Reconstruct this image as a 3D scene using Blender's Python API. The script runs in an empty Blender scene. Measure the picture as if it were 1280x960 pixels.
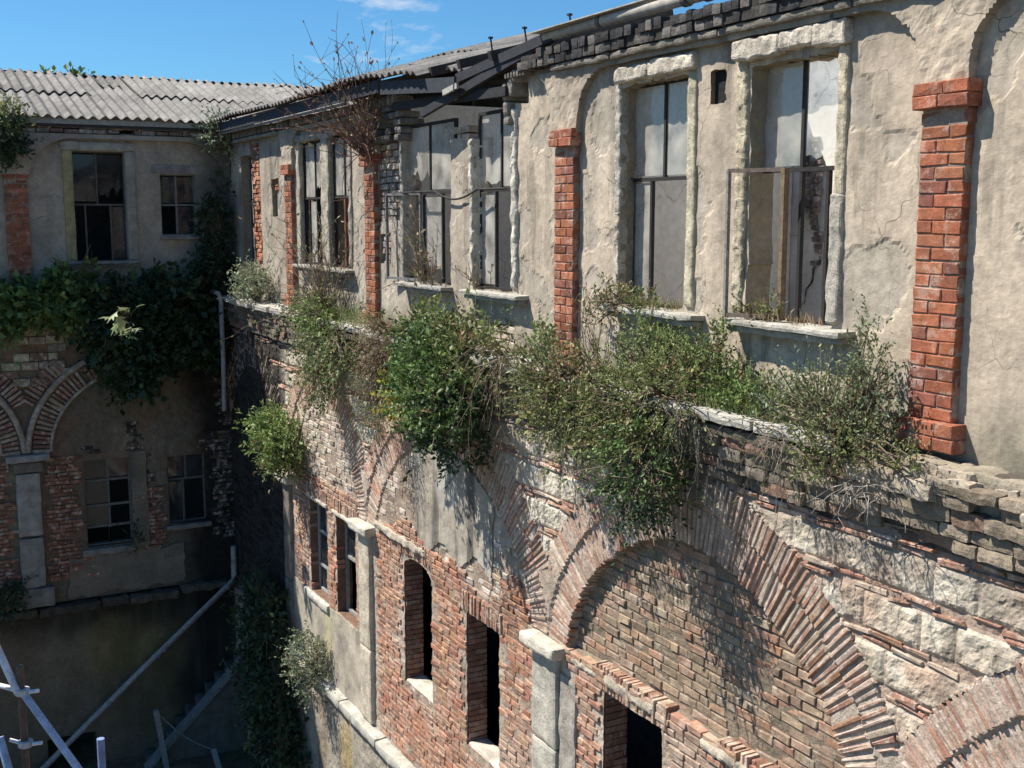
import bpy, math, random
import numpy as np
from mathutils import Vector, Matrix
R = math.radians
rng = np.random.default_rng(7); random.seed(7)
SC = bpy.context.scene; COL = SC.collection

# ------------------------------------------------------------------ camera, sky, sun, exposure
cam = bpy.data.objects.new('camera', bpy.data.cameras.new('camera')); COL.objects.link(cam)
cam.location = (4.98, -5.775, 1.48)
yaw, pit = .4938, .1440
fw = Vector((-math.cos(yaw)*math.cos(pit), math.sin(yaw)*math.cos(pit), -math.sin(pit)))
cam.rotation_euler = fw.to_track_quat('-Z', 'Y').to_euler()
cam.data.sensor_width = 36; cam.data.lens = 40.78; cam.data.clip_end = 2000; cam.data.clip_start = .05
SC.camera = cam
SUN_DIR = Vector((.9, 1.0, -1.85)).normalized()
W = bpy.data.worlds.new('World'); SC.world = W; W.use_nodes = True
nt = W.node_tree; nt.nodes.clear(); L = nt.links.new; N = nt.nodes.new
out = N('ShaderNodeOutputWorld'); bg = N('ShaderNodeBackground'); sky = N('ShaderNodeTexSky')
sky.sky_type = 'NISHITA'; sky.sun_disc = False
sky.sun_elevation = math.asin(-SUN_DIR.z); sky.sun_rotation = math.atan2(-SUN_DIR.x, -SUN_DIR.y)
sky.air_density = 1.0; sky.dust_density = .3; sky.ozone_density = 2.0
tc = N('ShaderNodeTexCoord'); mp = N('ShaderNodeMapping'); mp.inputs['Scale'].default_value = (9, 9, 26)
nz = N('ShaderNodeTexNoise'); nz.inputs['Scale'].default_value = 1.6; nz.inputs['Detail'].default_value = 6; nz.inputs['Roughness'].default_value = .6
L(tc.outputs['Generated'], mp.inputs['Vector']); L(mp.outputs['Vector'], nz.inputs['Vector'])
rp = N('ShaderNodeValToRGB'); rp.color_ramp.elements[0].position = .60; rp.color_ramp.elements[1].position = .80
rp.color_ramp.elements[1].color = (.75, .75, .75, 1)
dd = N('ShaderNodeVectorMath'); dd.operation = 'DISTANCE'; L(tc.outputs['Generated'], dd.inputs[0]); dd.inputs[1].default_value = (-.908, .385, .163)
mr = N('ShaderNodeMapRange'); L(dd.outputs['Value'], mr.inputs['Value']); mr.inputs['From Min'].default_value = .03; mr.inputs['From Max'].default_value = .11; mr.inputs['To Min'].default_value = .095; mr.inputs['To Max'].default_value = -.12
sm_ = N('ShaderNodeMath'); sm_.operation = 'ADD'; L(nz.outputs['Fac'], sm_.inputs[0]); L(mr.outputs[0], sm_.inputs[1]); L(sm_.outputs[0], rp.inputs['Fac'])
mx = N('ShaderNodeMix'); mx.data_type = 'RGBA'
tn = N('ShaderNodeMix'); tn.data_type = 'RGBA'; tn.blend_type = 'MULTIPLY'; tn.inputs['Factor'].default_value = 1; tn.inputs['B'].default_value = (.52, 1.0, 1.36, 1); L(sky.outputs['Color'], tn.inputs['A'])
L(rp.outputs['Color'], mx.inputs['Factor']); L(tn.outputs['Result'], mx.inputs['A']); mx.inputs['B'].default_value = (8.5, 9.0, 9.6, 1)
L(mx.outputs['Result'], bg.inputs['Color']); bg.inputs['Strength'].default_value = .056
L(bg.outputs['Background'], out.inputs['Surface'])
sl = bpy.data.lights.new('sun', 'SUN'); sl.energy = 5.0; sl.angle = R(.5); sl.color = (1, .93, .82)
so = bpy.data.objects.new('sun', sl); COL.objects.link(so); so.location = (-10, -15, 20)
so.rotation_euler = SUN_DIR.to_track_quat('-Z', 'Y').to_euler()
SC.view_settings.view_transform = 'Standard'; SC.view_settings.look = 'None'
SC.view_settings.exposure = 0.80; SC.view_settings.gamma = 1.0
GZ = -8.9                      # courtyard ground level (ledge top is z = 0)

# ------------------------------------------------------------------ numeric helpers
def _h(ix, iy, iz, s):
    n = (ix*374761393 + iy*668265263 + iz*2147483647 + s*1274126177) & 0xffffffff
    n = ((n ^ (n >> 13)) * 1274126177) & 0xffffffff
    n = ((n ^ (n >> 16)) * 2246822519) & 0xffffffff
    return ((n ^ (n >> 15)) & 0xffffff) / float(0xffffff)
def vn(P, s=0):
    P = np.asarray(P, float); i = np.floor(P).astype(np.int64); f = P - i; f = f*f*(3-2*f)
    r = 0
    for a in (0, 1):
        for b in (0, 1):
            for c in (0, 1):
                w = (f[:, 0] if a else 1-f[:, 0])*(f[:, 1] if b else 1-f[:, 1])*(f[:, 2] if c else 1-f[:, 2])
                r = r + w*_h(i[:, 0]+a, i[:, 1]+b, i[:, 2]+c, s)
    return r*2-1
def fbm(P, o=3, s=0):
    P = np.asarray(P, float); r = 0; a = 1; t = 0
    for k in range(o):
        r = r + a*vn(P*(2**k)+k*7.3, s+k); t += a; a *= .5
    return r/t
def fbm2(U, Z, sc, o=3, s=0, sz=None):
    P = np.stack([U*sc, Z*(sz if sz else sc), np.zeros_like(U)+.37], -1); return fbm(P, o, s)
def sm(a, b, x): t = np.clip((x-a)/(b-a), 0, 1); return t*t*(3-2*t)
def mixc(c, d, t): return c*(1-t[:, None]) + np.asarray(d, float)[None]*t[:, None]
def cols(n, *pal, j=.10):
    pal = np.array(pal, float); c = pal[rng.integers(0, len(pal), n)]
    return np.clip(c*(1+rng.normal(0, j, (n, 1)))*(1+rng.normal(0, j*.25, (n, 3))), .005, .9)

class MB:
    def __init__(s): s.V = []; s.F = []; s.C = []; s.n = 0
    def add(s, V, F, col):
        V = np.asarray(V, float); F = np.asarray(F, int)
        if len(F) == 0: return
        col = np.asarray(col, float)
        if col.ndim == 1: col = np.tile(col, (len(F), 1))
        s.V.append(V); s.F.append(F+s.n); s.C.append(col); s.n += len(V)
    def build(s, name, mat, parent=None, label=None, smooth=False):
        V = np.concatenate(s.V); used = np.zeros(len(V), bool)
        for F in s.F: used[F.ravel()] = True
        idx = np.cumsum(used)-1; V = V[used]
        loops = np.concatenate([idx[F].ravel() for F in s.F])
        tot = np.concatenate([np.full(len(F), F.shape[1]) for F in s.F])
        st = np.concatenate([[0], np.cumsum(tot)[:-1]])
        me = bpy.data.meshes.new(name)
        me.vertices.add(len(V)); me.vertices.foreach_set('co', V.ravel())
        me.loops.add(len(loops)); me.loops.foreach_set('vertex_index', loops.astype(np.int32))
        me.polygons.add(len(tot)); me.polygons.foreach_set('loop_start', st.astype(np.int32))
        C = np.concatenate(s.C); C4 = np.ones((len(C), 4)); C4[:, :3] = C
        me.update(calc_edges=True)
        at = me.attributes.new('Col', 'FLOAT_COLOR', 'FACE'); at.data.foreach_set('color', C4.ravel())
        me.polygons.foreach_set('use_smooth', np.full(len(tot), smooth))
        me.materials.append(mat); me.update()
        o = bpy.data.objects.new(name, me); COL.objects.link(o)
        if parent is not None: attach(o, parent)
        if label: o['label'] = label
        return o
OFF = {}
def attach(o, parent):
    o.parent = parent; off = OFF.get(parent.name, Vector((0, 0, 0)))
    o.location = -off; OFF[o.name] = Vector((0, 0, 0))
def thing(name, label, cat, loc=(0, 0, 0), rot=0, off=None, group=None):
    o = bpy.data.objects.new(name, None); COL.objects.link(o); o.location = loc; o.rotation_euler = (0, 0, rot)
    o.empty_display_size = .2; o['label'] = label; o['category'] = cat
    if group: o['group'] = group
    OFF[o.name] = Vector(loc if off is None else off); return o
def tag(o, label, cat, group=None):
    o['label'] = label; o['category'] = cat
    if group: o['group'] = group
    return o

def box(mb, x0, x1, y0, y1, z0, z1, col):
    V = [(x0,y0,z0),(x1,y0,z0),(x1,y1,z0),(x0,y1,z0),(x0,y0,z1),(x1,y0,z1),(x1,y1,z1),(x0,y1,z1)]
    mb.add(V, [(0,3,2,1),(4,5,6,7),(0,1,5,4),(1,2,6,5),(2,3,7,6),(3,0,4,7)], col)
def slab(mb, x0, x1, y0, y1, z0, z1, col, res=.05, amp=.012, fr=9., seed=0, rnd=.3, M=None):
    """rough weathered block with softened edges"""
    lo = np.array([x0, y0, z0]); hi = np.array([x1, y1, z1]); d = hi-lo
    n = np.clip(np.ceil(d/res).astype(int), 1, 60)
    c = (lo+hi)/2; r = np.minimum(d.min()*rnd, .03)
    for ax in range(3):
        a, b = (ax+1) % 3, (ax+2) % 3
        for side in (0, 1):
            A, B = np.meshgrid(np.linspace(0, 1, n[a]+1), np.linspace(0, 1, n[b]+1), indexing='ij')
            P = np.zeros((A.size, 3)); P[:, a] = lo[a]+A.ravel()*d[a]; P[:, b] = lo[b]+B.ravel()*d[b]; P[:, ax] = hi[ax] if side else lo[ax]
            inner = np.clip(P, lo+r, hi-r); v = P-inner; l = np.linalg.norm(v, axis=1)
            P = np.where((l > r)[:, None], inner+v/np.maximum(l, 1e-9)[:, None]*r, P)
            nd = np.stack([fbm(P*fr+k*13.1, 3, seed+k) for k in range(3)], -1)
            P = P+nd*amp
            if M is not None: P = P@np.array(M.to_3x3()).T+np.array(M.translation)
            i = np.arange(A.size).reshape(A.shape)
            F = np.stack([i[:-1, :-1], i[1:, :-1], i[1:, 1:], i[:-1, 1:]], -1).reshape(-1, 4)
            if not side: F = F[:, ::-1]
            cc = np.asarray(col, float)
            ctr = P[F].mean(1); m = 1+.22*fbm(ctr*7, 2, seed+9)
            mb.add(P, F, np.clip(cc[None]*m[:, None], .01, .9))
def tube(mb, pts, r, col, n=8, cap=True):
    pts = [Vector(p) for p in pts]; rs = r if hasattr(r, '__len__') else [r]*len(pts)
    V = []; up = Vector((.13, .31, .94))
    for i, p in enumerate(pts):
        t = (pts[min(i+1, len(pts)-1)]-pts[max(i-1, 0)]).normalized()
        a = t.cross(up)
        if a.length < .05: a = t.cross(Vector((1, 0, 0)))
        a.normalize(); b = t.cross(a)
        for k in range(n):
            w = 2*math.pi*k/n; V.append(p+(a*math.cos(w)+b*math.sin(w))*rs[i])
    F = []
    for i in range(len(pts)-1):
        for k in range(n):
            k2 = (k+1) % n; F.append((i*n+k, (i+1)*n+k, (i+1)*n+k2, i*n+k2))
    mb.add(V, F, col)
    if cap and n > 3:
        o = (len(pts)-1)*n
        mb.add(V, [[k for k in range(n)]], col); mb.add(V, [[o+n-1-k for k in range(n)]], col)
def bar(mb, a, b, w, h, col, up=(0, 0, 1)):
    a = Vector(a); b = Vector(b); t = (b-a).normalized(); s = t.cross(Vector(up)).normalized(); u = s.cross(t)
    V = [p+s*(w/2*i)+u*(h/2*j) for p in (a, b) for i, j in ((-1,-1),(1,-1),(1,1),(-1,1))]
    mb.add(V, [(0,3,2,1),(4,5,6,7),(0,1,5,4),(1,2,6,5),(2,3,7,6),(3,0,4,7)], col)

def bricks(mb, c, hs, ang, y0, y1, col, j=.004, bev=.006, tilt=.003):
    c = np.asarray(c, float); n = len(c)
    if n == 0: return
    hs = np.broadcast_to(np.asarray(hs, float), (n, 2)); ang = np.broadcast_to(np.asarray(ang, float), (n,))
    y0 = np.broadcast_to(np.asarray(y0, float), (n,)); y1 = np.broadcast_to(np.asarray(y1, float), (n,))
    sg = np.array([(-1,-1),(1,-1),(1,1),(-1,1)], float)
    ca, sa = np.cos(ang), np.sin(ang)
    jt = rng.normal(0, j, (n, 4, 2))
    tilt = rng.normal(0, tilt, (n, 4))
    V = np.zeros((n, 12, 3))
    for ring, (b, yy) in enumerate(((bev, y0), (0, y0+bev), (0, y1))):
        l = sg[None]*(hs[:, None]-b)+jt+(rng.normal(0, j*.4, (n, 4, 2)) if ring == 0 else 0)
        V[:, ring*4:ring*4+4, 0] = c[:, 0, None]+l[..., 0]*ca[:, None]-l[..., 1]*sa[:, None]
        V[:, ring*4:ring*4+4, 2] = c[:, 1, None]+l[..., 0]*sa[:, None]+l[..., 1]*ca[:, None]
        V[:, ring*4:ring*4+4, 1] = yy[:, None]+(tilt if ring < 2 else 0)
    F = [(0, 1, 2, 3)]
    for a in (0, 4):
        for i in range(4):
            k = (i+1) % 4; F.append((a+i, a+4+i, a+4+k, a+k))
    F = np.array(F); FF = (F[None]+np.arange(n)[:, None, None]*12).reshape(-1, 4)
    mb.add(V.reshape(-1, 3), FF, np.repeat(col, len(F), 0))
def bond(mb, u0, u1, z0, z1, Lb, Hb, inside, y0, y1, pal, miss=.0, jy=.006, mort=.012, colf=None, jc=.14, j=.004):
    nz = int(math.ceil((z1-z0)/Hb)); cc = []; hh = []
    for r in range(nz):
        z = z0+(r+.5)*Hb; u = u0-(Lb/2 if r % 2 else 0)-rng.random()*.03
        while u < u1:
            l = Lb*(1+rng.normal(0, .06)) if rng.random() > .12 else Lb*.55
            cc.append((u+l/2, z+rng.normal(0, .003))); hh.append(((l-mort)/2, (Hb-mort)/2)); u += l
    cc = np.array(cc); hh = np.array(hh); k = inside(cc[:, 0], cc[:, 1])
    if miss: k &= rng.random(len(cc)) > miss
    cc = cc[k]; hh = hh[k]; n = len(cc)
    if n == 0: return
    c = cols(n, *pal, j=jc)
    if colf is not None: c = colf(cc[:, 0], cc[:, 1], c)
    bricks(mb, cc, hh, rng.normal(0, .007, n), y0+rng.normal(0, jy, n), y1, c, j=j)

def axis(a, b, step, extra=()):
    n = max(1, int(round((b-a)/step))); return np.linspace(a, b, n+1)
def gridwall(mb, u0, u1, z0, z1, step, vf, col, holes=(), back=.2, sidecol=None, step_z=None):
    us = axis(u0, u1, step); zs = axis(z0, z1, step_z or step)
    U, Z = np.meshgrid(us, zs, indexing='ij'); sh = U.shape; U = U.ravel(); Z = Z.ravel()
    for f in holes:
        e = 1e-3; v = f(U, Z); gu = (f(U+e, Z)-f(U-e, Z))/(2*e); gz = (f(U, Z+e)-f(U, Z-e))/(2*e)
        g2 = gu*gu+gz*gz+1e-6; d = v/np.sqrt(g2)
        m = (np.abs(d) < .55*step)
        U = U-np.where(m, v*gu/g2, 0); Z = Z-np.where(m, v*gz/g2, 0)
    V = np.stack([U, vf(U, Z), Z], -1)
    i = np.arange(U.size).reshape(sh)
    F = np.stack([i[:-1, :-1], i[1:, :-1], i[1:, 1:], i[:-1, 1:]], -1)
    ctr = V[F.reshape(-1, 4)].mean(1); K = np.ones(len(ctr), bool)
    for f in holes: K &= f(ctr[:, 0], ctr[:, 2]) > 0
    Kg = K.reshape(F.shape[:2]); C = col(ctr[:, 0], ctr[:, 2])
    mb.add(V, F.reshape(-1, 4)[K], C[K])
    if back:
        n = len(V); V2 = np.concatenate([V, V+np.array([0, back, 0])])
        pad = np.zeros((Kg.shape[0]+2, Kg.shape[1]+2), bool); pad[1:-1, 1:-1] = Kg
        Cg = C.reshape(F.shape[:2]+(3,))
        for (du, dz, a, b) in ((-1,0,3,0),(1,0,1,2),(0,-1,0,1),(0,1,2,3)):
            nb = pad[1+du:pad.shape[0]-1+du, 1+dz:pad.shape[1]-1+dz]; e = Kg & ~nb
            f = F[e]; Q = np.stack([f[:, b], f[:, a], f[:, a]+n, f[:, b]+n], -1)
            mb.add(V2, Q, np.tile(sidecol, (len(Q), 1)) if sidecol is not None else Cg[e]*.95)
def rect(u0, u1, z0, z1, amp=.012, fr=7., s=0, rad=0.):
    cu, cz, hu, hz = (u0+u1)/2, (z0+z1)/2, (u1-u0)/2-rad, (z1-z0)/2-rad
    def f(U, Z):
        du = np.abs(U-cu)-hu; dz = np.abs(Z-cz)-hz
        d = np.hypot(np.maximum(du, 0), np.maximum(dz, 0))+np.minimum(np.maximum(du, dz), 0)-rad
        return d+(amp*fbm2(U, Z, fr, 3, s) if amp else 0)
    return f
def neg(f): return lambda U, Z: -f(U, Z)
def ell(c, z0, rx, rz):
    """approximate signed distance to the upper half ellipse (closed downwards)"""
    def f(U, Z):
        zz = np.maximum(Z-z0, 0); k = np.hypot((U-c)/rx, zz/rz); return (k-1)*np.minimum(rx, rz)
    return f

# ------------------------------------------------------------------ materials
def mk(name, rough=.92, bump=((40, .25, .01),), mott=.25, msc=6., crack=0., csc=1.6, stain=0., stcol=(.03, .028, .024), stsc=(5, 5, .45), spec=.2, transl=0., metal=0., lime=0.):
    m = bpy.data.materials.new(name); m.use_nodes = True; t = m.node_tree; t.nodes.clear(); n = t.nodes.new; l = t.links.new
    o = n('ShaderNodeOutputMaterial'); p = n('ShaderNodeBsdfPrincipled'); p.inputs['Roughness'].default_value = rough
    p.inputs['Specular IOR Level'].default_value = spec; p.inputs['Metallic'].default_value = metal
    a = n('ShaderNodeAttribute'); a.attribute_name = 'Col'; g = n('ShaderNodeNewGeometry'); pos = g.outputs['Position']
    c = a.outputs['Color']
    def mul(col, fac, amt, lo=1.):
        r = n('ShaderNodeMapRange'); l(fac, r.inputs['Value']); r.inputs['From Min'].default_value = .3; r.inputs['From Max'].default_value = .7
        r.inputs['To Min'].default_value = 1-amt; r.inputs['To Max'].default_value = 1+amt*.7
        v = n('ShaderNodeVectorMath'); v.operation = 'SCALE'; l(col, v.inputs[0]); l(r.outputs[0], v.inputs['Scale']); return v.outputs[0]
    def noise(sc, det=5, vec=None, ro=.6):
        q = n('ShaderNodeTexNoise'); q.inputs['Scale'].default_value = sc; q.inputs['Detail'].default_value = det; q.inputs['Roughness'].default_value = ro
        l(vec or pos, q.inputs['Vector']); return q.outputs['Fac']
    def ramp(fac, a0, a1):
        r = n('ShaderNodeMapRange'); l(fac, r.inputs['Value']); r.inputs['From Min'].default_value = a0; r.inputs['From Max'].default_value = a1; return r.outputs[0]
    def blend(col, fac, tgt):
        q = n('ShaderNodeMix'); q.data_type = 'RGBA'; l(fac, q.inputs['Factor']); l(col, q.inputs['A']); q.inputs['B'].default_value = (*tgt, 1); return q.outputs['Result']
    if mott:
        c = mul(c, noise(msc), mott); c = mul(c, noise(msc*8, 4), mott*.7)
    if lime: # limewash remains in ragged flakes
        c = blend(c, _m(n, l, ramp(noise(9, 6, ro=.7), .52, .6), lime), (.62, .55, .47))
    if stain:
        mp = n('ShaderNodeMapping'); mp.inputs['Scale'].default_value = stsc; l(pos, mp.inputs['Vector'])
        f = ramp(noise(1.0, 6, mp.outputs[0], .65), .52, .72); c = blend(c, _m(n, l, f, stain), stcol)
    bn = None
    if crack:
        wv = n('ShaderNodeTexNoise'); wv.inputs['Scale'].default_value = 3; l(pos, wv.inputs['Vector'])
        ad = n('ShaderNodeMixRGB'); ad.blend_type = 'LINEAR_LIGHT'; ad.inputs[0].default_value = .25; l(pos, ad.inputs[1]); l(wv.outputs['Color'], ad.inputs[2])
        vo = n('ShaderNodeTexVoronoi'); vo.feature = 'DISTANCE_TO_EDGE'; vo.inputs['Scale'].default_value = csc; l(ad.outputs[0], vo.inputs['Vector'])
        f = ramp(vo.outputs['Distance'], .008, .001); br = ramp(noise(1.3, 2), .45, .6)
        k = n('ShaderNodeMath'); k.operation = 'MULTIPLY'; l(f, k.inputs[0]); l(br, k.inputs[1])
        c = blend(c, _m(n, l, k.outputs[0], crack), (.07, .06, .05))
    l(c, p.inputs['Base Color'])
    for sc, st, di in bump:
        b = n('ShaderNodeBump'); b.inputs['Strength'].default_value = st; b.inputs['Distance'].default_value = di
        l(noise(sc, 6, ro=.65), b.inputs['Height'])
        if bn: l(bn, b.inputs['Normal'])
        bn = b.outputs[0]
    if bn: l(bn, p.inputs['Normal'])
    sh = p.outputs[0]
    if transl:
        tr = n('ShaderNodeBsdfTranslucent'); l(c, tr.inputs['Color']); ms = n('ShaderNodeMixShader'); ms.inputs[0].default_value = transl
        l(sh, ms.inputs[1]); l(tr.outputs[0], ms.inputs[2]); sh = ms.outputs[0]
    l(sh, o.inputs['Surface']); return m
def _m(n, l, fac, k):
    q = n('ShaderNodeMath'); q.operation = 'MULTIPLY'; l(fac, q.inputs[0]); q.inputs[1].default_value = k; return q.outputs[0]
def mk_glass(name, dust, dcol=(.5, .52, .53), ior=1.9):
    m = bpy.data.materials.new(name); m.use_nodes = True; t = m.node_tree; t.nodes.clear(); n = t.nodes.new; l = t.links.new
    o = n('ShaderNodeOutputMaterial'); tr = n('ShaderNodeBsdfTransparent'); gl = n('ShaderNodeBsdfGlossy'); gl.inputs['Roughness'].default_value = .04
    fr = n('ShaderNodeFresnel'); fr.inputs['IOR'].default_value = ior
    m1 = n('ShaderNodeMixShader'); l(fr.outputs[0], m1.inputs[0]); l(tr.outputs[0], m1.inputs[1]); l(gl.outputs[0], m1.inputs[2])
    df = n('ShaderNodeBsdfDiffuse'); df.inputs['Color'].default_value = (*dcol, 1)
    g = n('ShaderNodeNewGeometry'); q = n('ShaderNodeTexNoise'); q.inputs['Scale'].default_value = 3.5; q.inputs['Detail'].default_value = 6; l(g.outputs['Position'], q.inputs['Vector'])
    r = n('ShaderNodeMapRange'); l(q.outputs['Fac'], r.inputs['Value']); r.inputs['From Min'].default_value = .35; r.inputs['From Max'].default_value = .7
    r.inputs['To Min'].default_value = dust*.5; r.inputs['To Max'].default_value = min(1, dust*1.5)
    m2 = n('ShaderNodeMixShader'); l(r.outputs[0], m2.inputs[0]); l(m1.outputs[0], m2.inputs[1]); l(df.outputs[0], m2.inputs[2]); l(m2.outputs[0], o.inputs['Surface'])
    return m
M = dict(
 plaster=mk('weathered_plaster', bump=((4, .2, .02), (35, .4, .010), (110, .45, .004)), mott=.22, msc=2.4, crack=.9, csc=1.7, stain=.25, stcol=(.16, .14, .115)),
 brick=mk('fired_brick', bump=((30, .5, .014), (140, .5, .005)), mott=.28, msc=14, stain=.45, stcol=(.10, .075, .06), stsc=(9, 9, 3), lime=.28),
 oldbrick=mk('limewashed_brick', bump=((22, .7, .02), (110, .5, .006)), mott=.25, msc=9, stain=.5, stcol=(.09, .075, .062), stsc=(7, 7, .8), lime=.55),
 arch=mk('arch_brick', bump=((25, .7, .02), (120, .5, .006)), mott=.28, msc=10, lime=.5, stain=.3, stcol=(.10, .08, .07)),
 mortar=mk('rough_mortar', bump=((14, .9, .03), (70, .7, .012)), mott=.3, msc=8),
 stone=mk('weathered_stone', bump=((9, .6, .03), (50, .6, .012), (160, .4, .004)), mott=.28, msc=6, stain=.25, stcol=(.07, .065, .055)),
 dark=mk('soot_and_shade_masonry', bump=((16, .7, .02), (90, .5, .006)), mott=.35, msc=9),  # sooty parapet, and corner bricks coloured dark for shade
 wood=mk('grey_timber', rough=.8, bump=((60, .4, .005),), mott=.3, msc=20),
 rust=mk('rusty_iron', rough=.75, bump=((90, .5, .003),), mott=.45, msc=30, metal=.2),
 pipe=mk('painted_pipe', rough=.6, bump=((60, .2, .003),), mott=.3, msc=12, spec=.4, stain=.65, stcol=(.15, .11, .08), stsc=(9, 9, 9)),
 roof=mk('fibre_cement_sheet', bump=((30, .4, .01), (120, .4, .004)), mott=.35, msc=5, stain=.45, stcol=(.09, .085, .08), stsc=(3, 3, 3)),
 leaf=mk('leaf', rough=.5, bump=(), mott=.15, msc=20, transl=.3, spec=.35),
 twig=mk('bark', bump=((80, .4, .004),), mott=.25, msc=25),
 ground=mk('packed_earth', bump=((3, .6, .1), (20, .7, .03), (90, .5, .01)), mott=.35, msc=2),
 stucco=mk('broken_stucco', bump=((12, .5, .02), (60, .6, .01), (160, .4, .004)), mott=.38, msc=7, stain=.55, stcol=(.14, .12, .095), stsc=(11, 11, 3.5)),
 white=mk('whitewash', bump=((6, .3, .03), (50, .3, .006)), mott=.14, msc=2, crack=.6, csc=.9, stain=.15, stcol=(.25, .22, .17)),
 glass=mk_glass('dusty_glass', .46, (.60, .57, .51)), dirty=mk_glass('grimy_glass', .14, (.14, .15, .165), 1.35),
)

# ------------------------------------------------------------------ ground
g = MB(); n = 60; a = np.concatenate([np.linspace(-300, -32, 8), np.linspace(-30, 16, 120), np.linspace(20, 300, 8)]); b = np.concatenate([np.linspace(-300, -22, 8), np.linspace(-20, 8, 90), np.linspace(12, 300, 8)])
A, B = np.meshgrid(a, b, indexing='ij'); P = np.stack([A.ravel(), B.ravel(), np.zeros(A.size)], -1)
P[:, 2] = GZ+.10*fbm(P*.8, 4, 3)+.03*fbm(P*6, 2, 8); i = np.arange(A.size).reshape(A.shape)
F = np.stack([i[:-1, :-1], i[1:, :-1], i[1:, 1:], i[:-1, 1:]], -1).reshape(-1, 4); ct = P[F].mean(1)
c = np.tile([.16, .125, .085], (len(F), 1)); c = mixc(c, (.075, .085, .04), sm(0, .4, fbm(ct*.5, 3, 5)))
g.add(P, F, c); o = g.build('ground', M['ground'], smooth=True); o['kind'] = 'structure'

# ================================================================== MAIN BUILDING
bld = thing('derelict_building', 'long sunlit derelict building with plastered upper storey over arched brick wall', 'building', (-7.5, 0, GZ))
VP = .12; VS = .05        # panel plane, spandrel plane
P_X = [-.21, -4.79, -9.93, -13.52]       # pilaster axes
BAYS = [(-.04, 4.6, 2.83, .45), (-4.57, -.42, 2.815, .47), (-9.72, -5.03, 2.93, .55), (-13.3, -10.15, 2.80, .42), (-17.6, -13.76, 2.82, .45)]
OPEN = dict(A=(-2.13, -1.20, .68, 2.64), B=(-3.90, -2.92, .68, 2.64), D=(-6.88, -5.95, .66, 3.6), C=(-8.90, -7.50, .66, 3.6),
            E=(-13.05, -12.0, .72, 2.64), F=(-11.65, -10.85, .72, 2.64), G=(-16.5, -15.80, .66, 2.56))
PL = np.array([.485, .405, .315])
def plaster_col(U, Z, base=PL):
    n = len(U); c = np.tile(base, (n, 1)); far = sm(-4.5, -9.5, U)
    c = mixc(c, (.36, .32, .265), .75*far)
    c = mixc(c, (.25, .21, .17), .5*sm(.05, .5, fbm2(U, Z, 1.1, 4, 21)))
    c = mixc(c, (.53, .465, .385), .5*sm(.05, .5, fbm2(U, Z, .8, 3, 31)))
    Uw = U+.03*fbm2(U, Z, 4, 3, 47); c = mixc(c, (.23, .20, .16), .6*sm(.08, .5, fbm2(Uw, Z, 12., 4, 43, 1.1))*sm(-.2, .4, fbm2(U, Z, 1.3, 3, 44)))
    for a_, b_ in ((-2.24, -.95), (-3.98, -2.62), (-6.98, -5.62), (-8.9, -7.45), (-13.1, -10.7)):
        c = mixc(c, (.15, .135, .11), .6*sm(.0, .1, U-a_)*sm(.0, .1, b_-U)*sm(.62, .55, Z)*sm(-.25, .4, fbm2(U+.03*fbm2(U, Z, 4, 2, 48), Z, 9., 4, 45, 1.2)))
    c = mixc(c, (.39, .345, .285), .7*sm(.16, .24, fbm2(U, Z, 1.7, 5, 46)))
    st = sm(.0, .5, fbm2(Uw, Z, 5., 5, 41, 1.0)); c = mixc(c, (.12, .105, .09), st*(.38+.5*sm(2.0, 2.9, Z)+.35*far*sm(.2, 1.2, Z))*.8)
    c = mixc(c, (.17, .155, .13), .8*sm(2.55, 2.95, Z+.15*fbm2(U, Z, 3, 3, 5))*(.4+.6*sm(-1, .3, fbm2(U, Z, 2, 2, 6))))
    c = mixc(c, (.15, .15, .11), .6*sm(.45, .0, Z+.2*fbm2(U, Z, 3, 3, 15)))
    return c
wall = MB()
holes = [rect(*OPEN[k], amp=(.028 if k in 'ABCD' else .012), fr=8, s=i) for i, k in enumerate('ABCDEFG')]
holes[0] = rect(-2.13, -1.2, .68, 2.60, .045, 6, 0); holes[1] = rect(-3.90, -2.92, .68, 2.62, .04, 6, 1)
holes.append(rect(-2.63, -2.43, 2.36, 2.62, .022, 12, 77))
holes.append(rect(-7.55, -6.8, 2.36, 3.6, .03, 9, 78))
holes.append(rect(-9.74, -8.85, 1.42, 3.6, .05, 5, 79))         # bricks laid bare left of the broken window
holes.append(rect(-9.72, -9.35, .84, 1.26, .05, 7, 80))
holes.append(rect(-6.98, -5.97, -.4, .36, .05, 6, 81))
holes.append(rect(-15.78, -15.30, .62, 2.74, .035, 6, 82))
holes.append(rect(-14.62, -14.2, 1.46, 2.1, .02, 8, 83))
holes.append(rect(-8.8, -5.62, 2.62, 3.6, .04, 6, 84))
vf = lambda U, Z: VP+.009*sm(.17, .21, fbm2(U, Z, 1.7, 5, 46))+.012*fbm2(U, Z, 1.6, 3, 51)+.006*fbm2(U, Z, 9, 3, 52)
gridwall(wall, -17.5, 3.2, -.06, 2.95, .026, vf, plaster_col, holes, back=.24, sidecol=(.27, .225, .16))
# spandrels standing proud round the blind arches
sp_holes = [rect(a, b, -3, zt, .010, 5, 90+k, rad) for k, (a, b, zt, rad) in enumerate(BAYS)]
sp_holes += [rect(-9.1, -5.62, 2.3, 3.6, .04, 5, 120), rect(-9.75, -8.5, 2.42, 3.6, .05, 5, 121)]
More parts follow.
